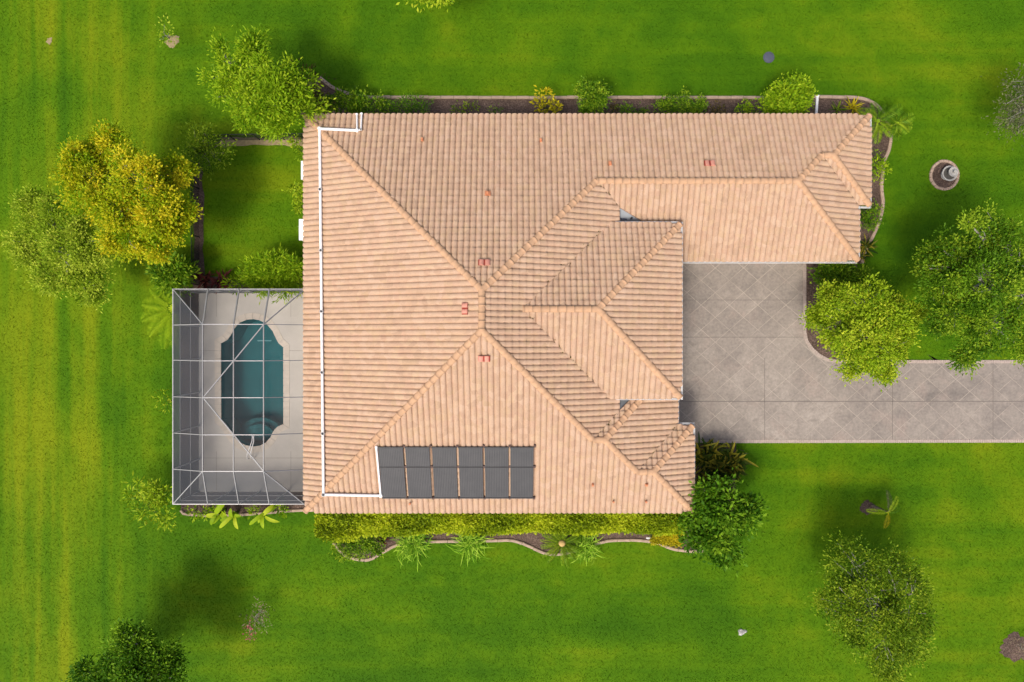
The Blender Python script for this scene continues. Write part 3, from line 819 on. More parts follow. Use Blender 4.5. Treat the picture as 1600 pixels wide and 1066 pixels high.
for pl in PL:
    nm, poly, (dx, dy), (ex_, ey_), ze = pl
    U = Vector((dx, dy, 0)); side = Vector((dy, -dx, 0))          # u axis so that (side, uphill, normal) is right-handed
    upv = Vector((dx*cosS, dy*cosS, sinS)); nrm = side.cross(upv)
    us = [x*side.x+y*side.y for x, y in poly]; vs = [((x-ex_)*dx+(y-ey_)*dy)/cosS for x, y in poly]
    traps = trapezoids([(a, b_) for a, b_ in zip(us, [v*cosS for v in vs])])
    puv = list(zip(us, vs))
    u0 = math.floor(min(us)/TW)*TW
    nc = int((max(vs)+.05)/TC)+2
    for r in range(0, nc):
        v0 = r*TC - .02
        for c in range(int((max(us)-u0)/TW)+2):
            uu = u0 + c*TW
            cor = [(uu+.01, max(v0,.0)+.003), (uu+TW-.01, max(v0,.0)+.003), (uu+.01, v0+TC), (uu+TW-.01, v0+TC), (uu+TW/2, v0+TC/2)]
            ins = [inside(puv, *q) for q in cor]
            org = side*uu + upv*v0 + Vector((ex_*abs(dx), ey_*abs(dy), ze))
            # a little unevenness from laying
            jit = Matrix.Rotation(rngt.uniform(-.012,.012), 4, 'Z')
            rot = Matrix((side, upv, nrm)).transposed().to_4x4()
            mw = Matrix.Translation(org + nrm*rngt.uniform(0,.006)) @ rot @ jit
            if all(ins):
                whole.append((mw, org, nrm))
            else:
                # clip every face of the tile against the slope outline
                wv = [mw @ Vector(p) for p in TV]
                for f in TF:
                    pts = [(wv[i].x*side.x+wv[i].y*side.y, (wv[i].x-ex_)*dx+(wv[i].y-ey_)*dy, wv[i].z) for i in f]
                    if min(p[1] for p in pts) < 0 and r == 0:       # eave course may overhang
                        pts2 = [(p[0], max(p[1], 1e-4), p[2]) for p in pts]
                    else: pts2 = pts
                    for w in traps:
                        if max(p[0] for p in pts2) < min(q[0] for q in w)-1e-6 or min(p[0] for p in pts2) > max(q[0] for q in w)+1e-6: continue
                        q = clip_convex(pts2, w)
                        if len(q) >= 3 and abs(area(q)) > 1e-6:
                            k = len(rest_v)
                            for p in q:
                                rest_v.append((side.x*p[0]+dx*(p[1]+ex_*dx+ey_*dy), side.y*p[0]+dy*(p[1]+ex_*dx+ey_*dy), p[2]))
                            rest_f.append(list(range(k, k+len(q))))
camv = Vector((0,0,CAM_H))
whole.sort(key=lambda w: -max(0, w[2].dot((camv-w[1]).normalized()))/(camv-w[1]).length_squared)
for mw, _, _ in whole[:300]:
    o = bpy.data.objects.new('roof_tile', tile_me); COL.objects.link(o); o.parent = roof; o.matrix_local = mw
for mw, _, _ in whole[300:]:
    k = len(rest_v); rest_v += [tuple(mw @ Vector(p)) for p in TV]; rest_f += [[k+i for i in f] for f in TF]
o = mesh('roof_tiles', rest_v, rest_f, M['tile'], roof, True); tag(o, kind='stuff')
# ridge and hip caps
def zat(*names):
    return lambda x, y: min(pz(PLD[n_], x, y) for n_ in names)
RID = [
 ((-9.11,9.93),(-1.18,2.0),'W'),((-9.11,-7.5),(-1.18,.43),'W'),((-1.18,.43),(-1.18,2.0),'W'),((3.56,6.74),(-1.18,2.0),'N'),
 ((3.56,6.74),(12.04,6.74),'N'),((13.255,7.955),(12.04,6.74),'N'),((13.255,7.955),(13.765,7.955),'N'),((15.74,9.93),(13.765,7.955),'N'),
 ((15.74,5.98),(13.765,7.955),'CE'),((15.23,3.55),(12.04,6.74),'BE'),((3.395,-4.145),(-1.18,.43),'S'),((3.395,-4.145),(3.895,-4.145),'S'),
 ((5.36,-5.61),(3.895,-4.145),'S'),((5.36,-5.61),(6.07,-5.61),'S'),((7.96,-7.5),(6.07,-5.61),'S'),((7.96,-3.72),(6.07,-5.61),'FE'),
 ((6.0,-2.04),(3.895,-4.145),'ME'),((.431,1.29),(3.46,1.29),'DN'),((7.14,4.97),(3.46,1.29),'DN'),((7.14,-2.39),(3.46,1.29),'DS')]
def cap_mesh(ln):
    V = []; F = []; k = 9
    for t, r, dz in ((0,.142,.030),(0,.140,.010),(ln*.5,.140,.010),(ln+.03,.136,.004)):
        for i in range(k):
            a = math.pi*(i/(k-1)); V.append((t, -r*math.cos(a), r*.72*math.sin(a)+dz*1.0-.03))
    V2 = V
    F = []
    for row in (1, 2):
        for i in range(k-1): F.append((row*k+i, row*k+i+1, (row+1)*k+i+1, (row+1)*k+i))
    # raised lip at the lower end
    b0 = len(V2)
    for t, r in ((0,.147),(.04,.144)):
        for i in range(k):
            a = math.pi*(i/(k-1)); V2.append((t, -r*math.cos(a), r*.74*math.sin(a)-.018))
    for i in range(k-1):
        F.append((b0+i, b0+i+1, b0+k+i+1, b0+k+i)); F.append((k+i, k+i+1, b0+i+1, b0+i)[::-1])
    m_ = bpy.data.meshes.new('ridge_tile'); m_.from_pydata(V2, [], F); m_.materials.append(M['ridge'])
    bm_ = bmesh.new(); bm_.from_mesh(m_); bmesh.ops.recalc_face_normals(bm_, faces=bm_.faces); bm_.to_mesh(m_); bm_.free()
    m_.polygons.foreach_set('use_smooth', [True]*len(m_.polygons)); return m_
CAP = .345; cap_me = cap_mesh(CAP)
for a, b_, pn in RID:
    A = Vector((*a, pz(PLD[pn],*a)+.06)); B = Vector((*b_, pz(PLD[pn],*b_)+.06))
    L_ = (B-A).length; d = (B-A)/L_; n_ = max(1, round(L_/CAP)); s = Vector((0,0,1)).cross(d).normalized(); u_ = d.cross(s)
    R_ = Matrix((d, s, u_)).transposed().to_4x4()
    for i in range(n_):
        o = bpy.data.objects.new('ridge_tile', cap_me); COL.objects.link(o); o.parent = roof
        o.matrix_local = Matrix.Translation(A + d*(L_*i/n_) + u_*rngt.uniform(0,.008)) @ R_ @ Matrix.Rotation(rngt.uniform(-.02,.02),4,'Z') @ Matrix.Scale(L_/n_/CAP, 4, (1,0,0))
# metal valley pans
mb = MB(); q = [(4.45,-3.0),(5.0,-3.0),(5.85,-2.15),(5.85,-1.7),(4.45,-1.7)]
mb.add([(x,y,pz(PLD['MN'],x,min(y,-1.7))-.05) for x,y in q], [(0,1,2,3,4)]); mb.build('valley_pan', M['metal'], roof)
mb = MB(); q = [(4.45,4.5),(6.7,4.5),(6.7,5.75),(4.45,5.75)]
mb.add([(x,y,pz(PLD['BS'],x,y)-.05) for x,y in q], [(0,1,2,3)])
mb.build('valley_pan', M['metal'], roof)
mb = MB(); mb.lathe((5.14,5.28,pz(PLD['BS'],5.14,5.28)-.06), [(.045,0),(.045,.12),(.03,.12)], 10); mb.build('vent_pipe', M['black'], roof)
mb = MB(); mb.bar((4.62,5.27,pz(PLD['BS'],4.62,5.27)-.03),(4.95,5.24,pz(PLD['BS'],4.95,5.24)-.03),.06,.03); mb.build('flashing_strip', M['lid'], roof)
# fascia, gutters
def gutter(a, b_, z, out):
    o_ = Vector((*out,0)); mb = MB(); A = Vector((*a, z-.05)) + o_*.05; B = Vector((*b_, z-.05)) + o_*.05
    w = .065; pr = [(0,.05),(0,-.06),(w,-.06),(w,.05),(w-.014,.05),(w-.014,-.045),(.014,-.045),(.014,.05)]
    V = [tuple(A + o_*u + Vector((0,0,h))) for u,h in pr]+[tuple(B + o_*u + Vector((0,0,h))) for u,h in pr]
    k = len(pr); mb.add(V, [(i,(i+1)%k,k+(i+1)%k,k+i) for i in range(k)]+[list(range(k))[::-1], list(range(k,2*k))])
    mb.build('gutter', M['white'], house)
for a, b_, z, o_ in (((7.1,3.55),(15.23,3.55),Z1,(0,-1)),((4.4,4.97),(7.14,4.97),Z2,(0,1)),((7.14,-2.49),(7.14,5.07),Z2,(1,0)),
                     ((4.2,-2.39),(7.14,-2.39),Z2,(0,-1)),((7.25,-3.6),(7.25,-1.6),Z1,(1,0)),((7.3,-3.72),(8.06,-3.72),Z1,(0,1)),((7.96,-7.5),(7.96,-3.72),Z1,(1,0)),
                     ((15.3,5.98),(15.84,5.98),Z1,(0,-1)),((15.23,3.55),(15.23,5.96),Z1,(1,0)),((15.74,5.98),(15.74,9.93),Z1,(1,0))):
    gutter(a, b_, z-.02, o_)
def fascia(a, b_, z):
    mb = MB(); mb.bar((*a,z-.12),(*b_,z-.12),.03,.17); mb.build('fascia', M['white'], house)
for a, b_, z in (((XW+.02,YS),(XW+.02,YN),Z1),((XW,YN-.02),(15.74,YN-.02),Z1),((XW,YS+.02),(7.96,YS+.02),Z1),((7.0,3.57),(15.23,3.57),Z1),
                 ((15.21,3.55),(15.21,5.98),Z1),((15.72,5.98),(15.72,9.93),Z1),((7.94,-7.5),(7.94,-3.72),Z1),((7.23,-3.72),(7.23,-1.6),Z1),
                 ((7.12,-2.39),(7.12,4.97),Z2),((4.2,4.95),(7.14,4.95),Z2),((4.2,-2.37),(7.14,-2.37),Z2),((4.58,-3.0),(4.58,-1.9),3.78),((4.58,4.6),(4.58,5.75),3.78)): fascia(a, b_, z)
# walls
mb = MB()
def wall(x0,y0,x1,y1,z): mb.box((x0,y0,0),(x1,y1,z))
wall(-8.5,-6.9,6.0,9.32,2.72); wall(6.0,4.12,14.62,9.32,2.72); wall(14.62,6.55,15.14,9.3,2.71); wall(4.62,-1.8,6.56,4.38,3.84)
wall(6.0,-6.88,6.66,-1.8,2.70); wall(6.66,-6.86,7.36,-4.3,2.69)
mb.build('wall', M['stucco'], house)
mb = MB()
for pl in PL:
    if pl[0] in ('E','MN','DN','DS','DE','ME','BS'): continue
for x0_,y0_,x1_,y1_ in ((XW+.02,YS+.04,6.5,YN-.04),(6.5,3.6,15.2,YN-.04),(6.5,YS+.04,7.2,-2.0),(7.2,YS+.04,7.92,-3.76),(15.2,6.02,15.7,YN-.04)):
    mb.add([(x0_,y0_,Z1-.19),(x1_,y0_,Z1-.19),(x1_,y1_,Z1-.19),(x0_,y1_,Z1-.19)], [(3,2,1,0)])
mb.build('soffit', M['white'], house)
def window(c, w, h, nrm):
    n_ = Vector((*nrm,0)); s = Vector((-n_.y,n_.x,0)); c = Vector(c)
    mb = MB(); mb.bar(c-s*w/2+n_*.02, c+s*w/2+n_*.02, h, .03, up=n_) 
    f = mb.build('window', M['glass'], house)
    mb = MB()
    for k in (-1,1):
        mb.bar(c-s*(w/2+.05)+Vector((0,0,k*h/2))+n_*.04, c+s*(w/2+.05)+Vector((0,0,k*h/2))+n_*.04, .08, .07)
        mb.bar(c+s*k*w/2-Vector((0,0,h/2))+n_*.042, c+s*k*w/2+Vector((0,0,h/2))+n_*.042, .08, .07)
    mb.build('window_frame', M['white'], f)
for x in (-5,-1,3,9,12): window((x,9.32,1.5), 1.4, 1.1, (0,1))
for x in (-6,-2,2,5): window((x,-6.9,1.5), 1.3, 1.1, (0,-1))
for y in (6.5,-4): window((-8.5,y,1.5), 1.5, 1.2, (-1,0))
mb = MB(); mb.box((8.2,4.06,.05),(13.2,4.118,2.3)); gd = mb.build('garage_door', M['white'], house)
for k in range(1,4):
    mb = MB(); mb.box((8.2,4.045,.05+k*.56-.012),(13.2,4.062,.05+k*.56+.012)); mb.build('panel_joint', M['lid'], gd)
mb = MB(); mb.box((6.562,.6,.06),(6.62,1.9,2.4)); mb.build('front_door', M['bark'], house)

# solve a photograph pixel onto a roof slope
def on(pn, px, py, lift=0):
    pl = PLD[pn]; z = 4
    for _ in range(30):
        p = P(px, py, z); z = pz(pl, p.x, p.y)+lift
    p = P(px, py, z); return p
SN = Vector((0, -sinS, cosS))
# roof vents and stubs
def roof_frame(pn):
    _, _, (dx,dy), _, _ = PLD[pn]
    side = Vector((dy,-dx,0)); upv = Vector((dx*cosS,dy*cosS,sinS)); return side, upv, side.cross(upv)
def roof_vent(pn, px, py):
    s, u_, n_ = roof_frame(pn); c = on(pn, px, py, .135)
    mb = MB()
    for k in (-.5,.5):
        pts = []
        for t in (-.12,.12):
            for i in range(7):
                a = math.pi*i/6; pts.append(c + s*(k*TW*1.0 - .11*math.cos(a)) + u_*t + n_*(.075*math.sin(a)+.012))
        mb.add(pts, [(i,i+1,8+i,7+i) for i in range(6)]+[tuple(range(7)), tuple(range(7,14))])
    v = mb.build('roof_vent', M['vent_pink'], roof, True)
    mb = MB()
    for k in (.5, 1.45): mb.bar(c+s*(k-.5)*TW*.98-u_*.125+n_*.04, c+s*(k-.5)*TW*.98+u_*.125+n_*.04, .04, .05, up=n_)
    mb.build('vent_slot', M['vent_dark'], v)
for pn, x, y in (('N',757,411),('W',727,482),('S',756,560),('N',1109,256)): roof_vent(pn, x, y)
def stub(pn, px, py, w=.14, h=.16, mat='pipe_red'):
    s, u_, n_ = roof_frame(pn); c = on(pn, px, py, .11)
    mb = MB(); mb.bar(c-u_*h/2+n_*.04, c+u_*h/2+n_*.04, w, .06, up=n_); mb.lathe(tuple(c+n_*.05), [(.045,0),(.045,.12),(.03,.12)], 8)
    mb.build('roof_stub', M[mat], roof)
for pn, x, y, w, h in (('N',762,303,.24,.2),('N',660,219,.1,.16),('N',845,220,.1,.16),('N',953,256,.13,.2),('S',926,757,.08,.14),('S',1010,757,.12,.12),('S',958,783,.05,.08),('S',1009,783,.05,.08),('S',641,786,.05,.05)): stub(pn, x, y, w, h, 'pipe_red')

# ------------------------------------------------------------------ solar pool heater: panels, white supply pipe
ytop = on('S', 700, 696).y; ybot = on('S', 700, 774.5).y
edges = [(595.5,633),(636.5,673.5),(677.5,714.5),(718,755),(758,794.5),(797.5,833)]
kinds = ['westernmost of the six, nearest the white pipe','second of the six from the white pipe','third of the six from the white pipe','fourth of the six from the white pipe','fifth of the six from the white pipe','easternmost of the six']
for (xa, xb), kd in zip(edges, kinds):
    Xa = on('S',xa,735).x; Xb = on('S',xb,735).x
    c = Vector(((Xa+Xb)/2, ybot, pz(PLD['S'],0,ybot)))
    pn_ = empty('solar_panel', tuple(c), 'charcoal solar mat on the south slope, '+kd, 'solar panel', 'row of solar pool mats on the roof')
    s, u_, n_ = roof_frame('S'); W_ = Xb-Xa; H_ = (ytop-ybot)/cosS
    o0 = c + n_*.18
    mb = MB(); k = 14
    V = []; F = []
    for t in (0, H_):
        for i in range(k*2+1):
            V.append(o0 + s*(-W_/2+W_*i/(2*k)) + u_*t + n_*(.005 if i % 2 else 0))
    m_ = 2*k+1
    F = [(i,i+1,m_+i+1,m_+i) for i in range(m_-1)]
    me_ = mesh('collector_mat', [tuple(p) for p in V], F, M['panel'], pn_, False, None, tuple(c))
    for t, nm in ((0,'bottom_header'),(H_,'top_header')):
        mb = MB(); mb.tube([o0+s*(-W_/2-.02)+u_*t, o0+s*(W_/2+.02)+u_*t], .032, 8); mb.build(nm, M['panel'], pn_, True, tuple(c))
    mb = MB(); mb.bar(o0-s*W_/2+u_*H_*.62+n_*.018, o0+s*W_/2+u_*H_*.62+n_*.018, .03, .008, up=n_); mb.build('strap', M['black'], pn_, False, tuple(c))
    for t in (-.03, H_*.62, H_+.05):
        mb = MB(); e = o0+s*(W_/2+.05)+u_*t; mb.bar(e-u_*.05-n_*.05, e+u_*.05-n_*.05, .09, .09, up=n_); mb.build('mount_bracket', M['rust'], pn_, False, tuple(c))
pipe = empty('pool_heater_pipe', tuple(on('W',503,500)), 'white plastic pipe crossing the roof to the solar mats', 'pipe')
poff = tuple(pipe.location)
def run(pts, r=.062, n_=10):
    mb = MB(); mb.tube(pts, r, n_); mb.build('pipe_run', M['pvc'], pipe, True, poff)
    for p in (pts[0], pts[-1]):
        mb = MB(); mb.lathe((p.x,p.y,p.z-r*1.3), [(r*.8,0),(r*1.3,.02),(r*1.3,r*2.3),(r*.8,r*2.6)], 12); mb.build('elbow', M['pvc'], pipe, True, poff)
A = on('W',499.5,201.5,.18); B = on('W',505.5,773,.18); 
for k in range(6): run([A.lerp(B,k/6), A.lerp(B,(k+1)/6)])
C = on('S',595,774.5,.18); run([B, C])
run([C, on('S',588,699,.18)], .045)
D_ = on('N',558,204,.18); run([A+Vector((0,0,.03)), D_])
run([D_, on('N',557.5,179,.18)], .04); E_ = on('N',564,202.5,.18); run([E_, on('N',565,178,.18)], .04); run([D_, E_], .04)

# downspout extension on the north bed, white units by the west wall
ds = empty('downspout_extension', tuple(P(1276,153,0)), 'white downspout extension lying across the north bed beside the round shrub', 'drain pipe')
mb = MB(); mb.bar(P(1277,150,.12), P(1274,200,.16), .11, .08); mb.build('pipe', M['white'], ds, False, tuple(ds.location))
mb = MB(); mb.bar(P(1277,149,.12), P(1277,151.5,.12), .14, .11); mb.build('outlet', M['pvc'], ds, False, tuple(ds.location))
for x, yc, w, z, lab in ((467,359,.98,1.5,'wide white box unit against the west wall beside the courtyard grass'),(470.2,266,.86,1.45,'narrow white box unit against the west wall near the bright tree')):
    a = P(x, yc, z); bx_ = empty('utility_box', (a.x+.5, a.y, 0), lab, 'utility box', 'white units along the west wall'); of = tuple(bx_.location)
    mb = MB(); mb.box((a.x+.03,a.y-w/2+.03,0),(-8.52,a.y+w/2-.03,z-.06)); mb.build('cabinet', M['white'], bx_, False, of)
    mb = MB(); mb.box((a.x,a.y-w/2,z-.06),(-8.51,a.y+w/2,z)); mb.build('lid', M['pvc'], bx_, False, of)
    mb = MB(); mb.box((a.x+.012,a.y-.1,z*.55),(a.x+.03,a.y+.1,z*.6)); mb.build('handle', M['lid'], bx_, False, of)

# ------------------------------------------------------------------ low black mesh fences of the courtyard
def mesh_fence(label, a, b_, h, nposts):
    f = empty('garden_fence', tuple(a), label, 'fence'); of = tuple(a)
    for i in range(nposts):
        p = a.lerp(b_, i/(nposts-1)); mb = MB(); mb.bar(p, p+Vector((0,0,h+.05)), .035, .035); mb.build('post', M['black'], f, False, of)
        if i:
            q = a.lerp(b_, (i-1)/(nposts-1))
            mesh('mesh_panel', [tuple(q),tuple(p),tuple(p+Vector((0,0,h))),tuple(q+Vector((0,0,h)))], [(0,1,2,3)], M['fence_mesh'], f, False, None, of)
            mb = MB(); mb.bar(q+Vector((0,0,h)), p+Vector((0,0,h)), .02, .02); mb.build('top_wire', M['black'], f, False, of)
mesh_fence('low black mesh fence on the west side of the courtyard grass', P(311,258,0), P(312,446,0), .85, 6)
mesh_fence('low black mesh fence on the north side of the courtyard grass', P(330,220,0), P(482,218,0), .95, 5)

# ------------------------------------------------------------------ small things on the lawn
c = P(1475,274,0)
edging('garden_edging', 'round tan brick ring around the stone fountain', [(1475+21.5*math.cos(a), 274+22*math.sin(a)) for a in [2*math.pi*i/36 for i in range(36)]], .13, .08, 7, True, 'curb', .22)
o = flat_poly('mulch_bed', [(1475+21*math.cos(a), 274+21.5*math.sin(a)) for a in [2*math.pi*i/30 for i in range(30)]], .012, M['mulch']); tag(o, 'round mulch bed under the stone fountain', 'mulch bed', kind='structure')
fb = P(1477.5,273.5,0); ft = empty('garden_fountain', tuple(fb), 'tiered grey stone fountain in a round mulch ring', 'fountain')
mb = MB(); mb.lathe(tuple(fb), [(0.260,0.000),(0.220,0.034),(0.120,0.078),(0.100,0.213),(0.180,0.246)], 20); mb.build('pedestal', M['stone'], ft, True, tuple(fb))
mb = MB(); mb.lathe(tuple(fb), [(0.100,0.224),(0.300,0.258),(0.370,0.314),(0.370,0.336),(0.320,0.336),(0.280,0.291),(0.050,0.280)], 28); mb.build('lower_bowl', M['stone'], ft, True, tuple(fb))
mb = MB(); mb.lathe(tuple(fb), [(0.070,0.252),(0.060,0.504),(0.090,0.532)], 14); mb.build('column', M['stone'], ft, True, tuple(fb))
mb = MB(); mb.lathe(tuple(fb), [(0.080,0.521),(0.190,0.549),(0.230,0.588),(0.230,0.605),(0.190,0.605),(0.150,0.571),(0.040,0.560)], 24); mb.build('upper_bowl', M['stone'], ft, True, tuple(fb))
mb = MB(); mb.lathe(tuple(fb), [(0.030,0.532),(0.035,0.661),(0.075,0.706),(0.085,0.750),(0.050,0.795),(0.010,0.818)], 16); mb.build('finial', M['stone'], ft, True, tuple(fb))
mb = MB(); mb.lathe(tuple(fb), [(0.290,0.305),(0.290,0.308)], 24); mb.build('basin_water', M['darkstone'], ft, False, tuple(fb))
a = P(1201,90,0); o = empty('manhole', tuple(a), 'round blue grey manhole cover set in the north lawn', 'manhole')
mb = MB(); mb.lathe((a.x,a.y,0), [(.27,0),(.27,.03),(.24,.035)], 24); mb.build('rim', M['lid'], o, True, tuple(a))
mb = MB(); mb.lathe((a.x,a.y,.02), [(.22,0),(.22,.025),(.21,.03)], 24); mb.build('cover', M['lid'], o, True, tuple(a))
def rock(name, label, px, py, r, mat, seed, cat):
    rng = random.Random(seed); p = P(px, py, 0); bm_ = bmesh.new(); bmesh.ops.create_icosphere(bm_, subdivisions=3, radius=1)
    for v in bm_.verts:
        k = 1+.22*math.sin(v.co.x*4+seed)+.18*math.sin(v.co.y*5+v.co.z*3)+rng.uniform(-.06,.06)
        v.co = Vector((v.co.x*r*k, v.co.y*r*.75*k, max(-.05, v.co.z*r*.5*k)))
    m_ = bpy.data.meshes.new(name); bm_.to_mesh(m_); bm_.free(); m_.materials.append(M[mat]); o = bpy.data.objects.new(name, m_); COL.objects.link(o); o.location = p
    return tag(o, label, cat)
rock('white_stone', 'small pale stone alone on the southern lawn', 1159, 987, .2, 'stone', 3, 'stone')
rock('white_stone', 'tiny pale stone at the hedge bed edging corner', 1013, 841, .09, 'white', 5, 'stone')
def ring_bed(label, px, py, r, mat, seed):
    rng = random.Random(seed)
    o = flat_poly('mulch_bed', [(px+r*(1+.25*math.sin(2*a+seed)+.15*math.sin(5*a)+rng.uniform(-.15,.15))*math.cos(a), py+r*(1+.2*math.sin(3*a+seed)+rng.uniform(-.15,.15))*math.sin(a)) for a in [2*math.pi*i/44 for i in range(44)]], .012, M[mat]); tag(o, label, 'mulch bed', kind='structure')
ring_bed('round mulch patch at the foot of the small leaning palm', 1357, 794, 11, 'mulch', 1)
ring_bed('round mulch patch cut by the right edge near the bottom corner', 1590, 1013, 22, 'mulch', 1)
ring_bed('pale straw patch beside the thin sapling in the northwest lawn', 270, 64, 10, 'straw', 3)
ring_bed('pale bare patch in the far northwest lawn', 77, 64, 5, 'straw', 4)

# ------------------------------------------------------------------ trees
tree('lime_tree', 'loose bright green tree overhanging the northwest roof corner', 'tree', (420,150),
     [(400,65,12,3.6),(396,84,17,4.0),(346,78,8,3.4),(356,96,12,3.6),(336,121,14,3.4),(365,125,20,4.0),(400,114,22,4.4),(350,152,15,3.6),(385,150,24,4.5),(425,132,24,4.7),(455,112,16,4.1),(460,140,20,4.3),(480,124,11,3.6),(420,166,24,4.6),(395,186,17,4.0),(445,186,22,4.2),(470,166,16,3.9),(430,204,14,3.6),(490,160,13,3.4),(372,172,12,3.6)],
     'lime', 1, .16, .055, 10, 80, .17, .15, cl=.6)
tree('yellow_tree', 'broad golden yellow tree west of the courtyard fence', 'tree', (212,318),
     [(180,235,34,4.4),(140,270,42,4.6),(215,275,48,5.2),(270,270,30,4.2),(130,310,28,4.2),(180,320,44,5.0),(245,325,44,4.8),(285,345,24,4.0),(200,370,36,4.4),(245,375,30,4.2),(160,225,18,4.0)],
     'yellow', 2, .125, .065, 8, 115, .16, .17, cl=.7)
tree('pale_tree', 'wispy pale green tree southwest of the golden tree', 'tree', (122,390),
     [(60,330,34,3.0),(95,355,36,3.4),(55,390,34,2.9),(110,395,42,3.6),(90,430,34,3.2),(135,435,32,3.0),(160,385,34,3.4),(140,460,18,2.6)],
     'pale', 3, .12, .058, 10, 105, .17, .10, cl=.7)
tree('lime_tree', 'rounded yellow green tree in the bed beside the parking court', 'tree', (1335,505),
     [(1345,475,42,3.6),(1385,500,44,3.9),(1310,500,40,3.6),(1350,530,48,4.1),(1390,545,36,3.6),(1330,560,30,3.2),(1300,470,26,3.0),(1372,570,22,3.1),(1410,490,26,3.2),(1280,490,16,2.6)],
     'bright', 4, .125, .065, 10, 95, .15, .12, cl=.65)
tree('shade_tree', 'large dark green tree at the right edge north of the lane', 'tree', (1530,450),
     [(1540,370,44,5.0),(1490,390,36,4.6),(1580,400,44,5.2),(1470,440,38,4.6),(1530,440,50,5.6),(1595,460,46,5.2),(1490,490,42,4.8),(1550,510,46,5.2),(1605,525,40,4.6),(1515,545,28,4.2),(1460,405,20,4.2)],
     'green', 5, .125, .06, 6, 100, .18, .18, cl=.7)
tree('grey_tree', 'thin greyish tree cut off by the upper right edge', 'tree', (1612,150), [(1600,130,26,3.4),(1595,175,32,3.4),(1630,150,40,3.8),(1582,185,18,3.0)], 'grey', 6, .13, .045, 8, 26, .25, .09)
tree('sparse_tree', 'sparse olive tree with bare twigs in the southeast lawn', 'tree', (1362,945),
     [(1330,890,42,3.6),(1395,900,40,3.8),(1310,935,32,3.4),(1360,945,46,4.2),(1420,950,40,3.9),(1325,980,32,3.4),(1380,1000,44,3.9),(1430,1000,30,3.4),(1390,1035,26,3.2)],
     'olive', 7, .12, .055, 5, 85, .24, .12, cl=.7)
tree('dark_tree', 'dark green bushy tree cut by the bottom edge, left', 'tree', (218,1040),
     [(210,1020,40,3.8),(170,1050,44,3.7),(250,1040,40,3.7),(215,1075,50,4.2),(265,1075,36,3.4),(150,1085,34,3.2)], 'deep', 8, .14, .07, 7.5, 100, .18, .15, cl=.65)
tree('lime_tree', 'bright tree tip poking in at the top edge', 'tree', (672,-24), [(668,-14,16,3.0),(690,-20,20,3.2),(650,-22,18,3.2)], 'bright', 9, .2, .08, 14, 30, .2, .07)
tree('lobed_tree', 'dark green broad leaved tree at the southeast house corner', 'tree', (1122,812),
     [(1120,775,28,3.0),(1095,810,28,2.8),(1140,805,34,3.4),(1120,835,32,3.0),(1160,800,18,2.8),(1095,838,24,2.4),(1135,860,16,2.2)], 'deep', 10, .20, .10, 5, 50, .20, .08, 'bark', cl=.8)
tree('olive_shrub', 'loose brownish shrub at the courtyard northwest corner', 'shrub', (325,236), [(312,222,22,1.8),(335,240,24,2.0),(305,245,18,1.6),(345,220,14,1.5),(328,258,14,1.4)], 'olive', 11, .14, .055, 9, 22, .22, .06, 'bark')
tree('sapling', 'thin grey green sapling in the northwest lawn', 'sapling', (264,60), [(258,46,9,1.4),(264,58,9,1.3),(255,62,7,1.1)], 'pale', 12, .12, .05, 16, 12, .16, .03)
tree('flowering_shrub', 'small bare shrub with pink flowers in the southwest lawn', 'shrub', (402,965), [(405,955,14,1.0),(398,968,14,1.0),(410,975,9,.8)], 'dry', 13, .11, .03, 16, 14, .14, .03)
tree('flowering_shrub', 'sprig of pink flowers below the bare southwest shrub', 'flowers', (394,985), [(391,978,5,.7),(393,991,5,.6)], 'pink', 14, .09, .06, 40, 8, .08, .015)

# ------------------------------------------------------------------ hedges
def hedge(name, label, px0, px1, pyf, py0, z, leafm, seed, n, ln=.10, wd=.055):
    """clipped hedge: front edge given per x by pyf(x)"""
    rng = np.random.default_rng(seed)
    base = np.array(P((px0+px1)/2, (py0+830)/2, 0)); root = empty(name, tuple(base), label, 'hedge')
    yb = P(0, py0, z).y
    X = rng.uniform(px0, px1, n)
    k = (CAM_H-z)/FPX
    xs = (X-800)*k; yf = np.array([(533-pyf(x))*k for x in X])
    top = rng.uniform(0, 1, n) < .72
    t = rng.uniform(0, 1, n)
    ys = np.where(top, yf+(yb-yf)*t, yf - .0)
    lump = .07*np.sin(xs*2.1+1)+.05*np.sin(xs*5.3+ys*3)+.05*np.sin(ys*7+xs*1.3)
    zs = np.where(top, z+lump+rng.normal(0, .05, n), z*rng.uniform(.25, 1, n))
    edge = np.clip((ys-yf)/.18, 0, 1)
    zs = np.where(top, zs-.16*(1-edge), zs)
    ys = ys + np.where(top, 0, rng.normal(0, .06, n)+.04)
    pos = np.stack([xs, ys, zs], 1)
    out = rng.normal(0, .5, (n, 3)) + np.where(top[:, None], [0, 0, .5], [0, -.8, .3])
    tint = np.clip(rng.uniform(0, 1, n)*.55+.45*(.5+.5*np.sin(xs*1.7+np.sin(ys*4))), 0, 1)
    v, f, t = leaves(rng, pos, out, ln, wd, tint, 1.3)
    mesh('foliage', v, f, L[leafm], root, False, t, base)
    # woody core under the leaves
    mb = MB(); m = 24
    V = []
    for i in range(m+1):
        x = px0+3+(px1-px0-6)*i/m; y0 = (533-pyf(x))*k+.10; X_ = (x-800)*k
        V += [(X_,y0,.0),(X_,y0,z-.20),(X_,yb,z-.12),(X_,yb,0)]
    F = []
    for i in range(m):
        for j in range(3): F.append((i*4+j, i*4+j+1, i*4+4+j+1, i*4+4+j))
    F += [(0,1,2,3)[::-1], tuple(m*4+j for j in range(4))]
    mb.add(V, F); mb.build('twig_core', M['stem'], root, False, tuple(base))
    return root
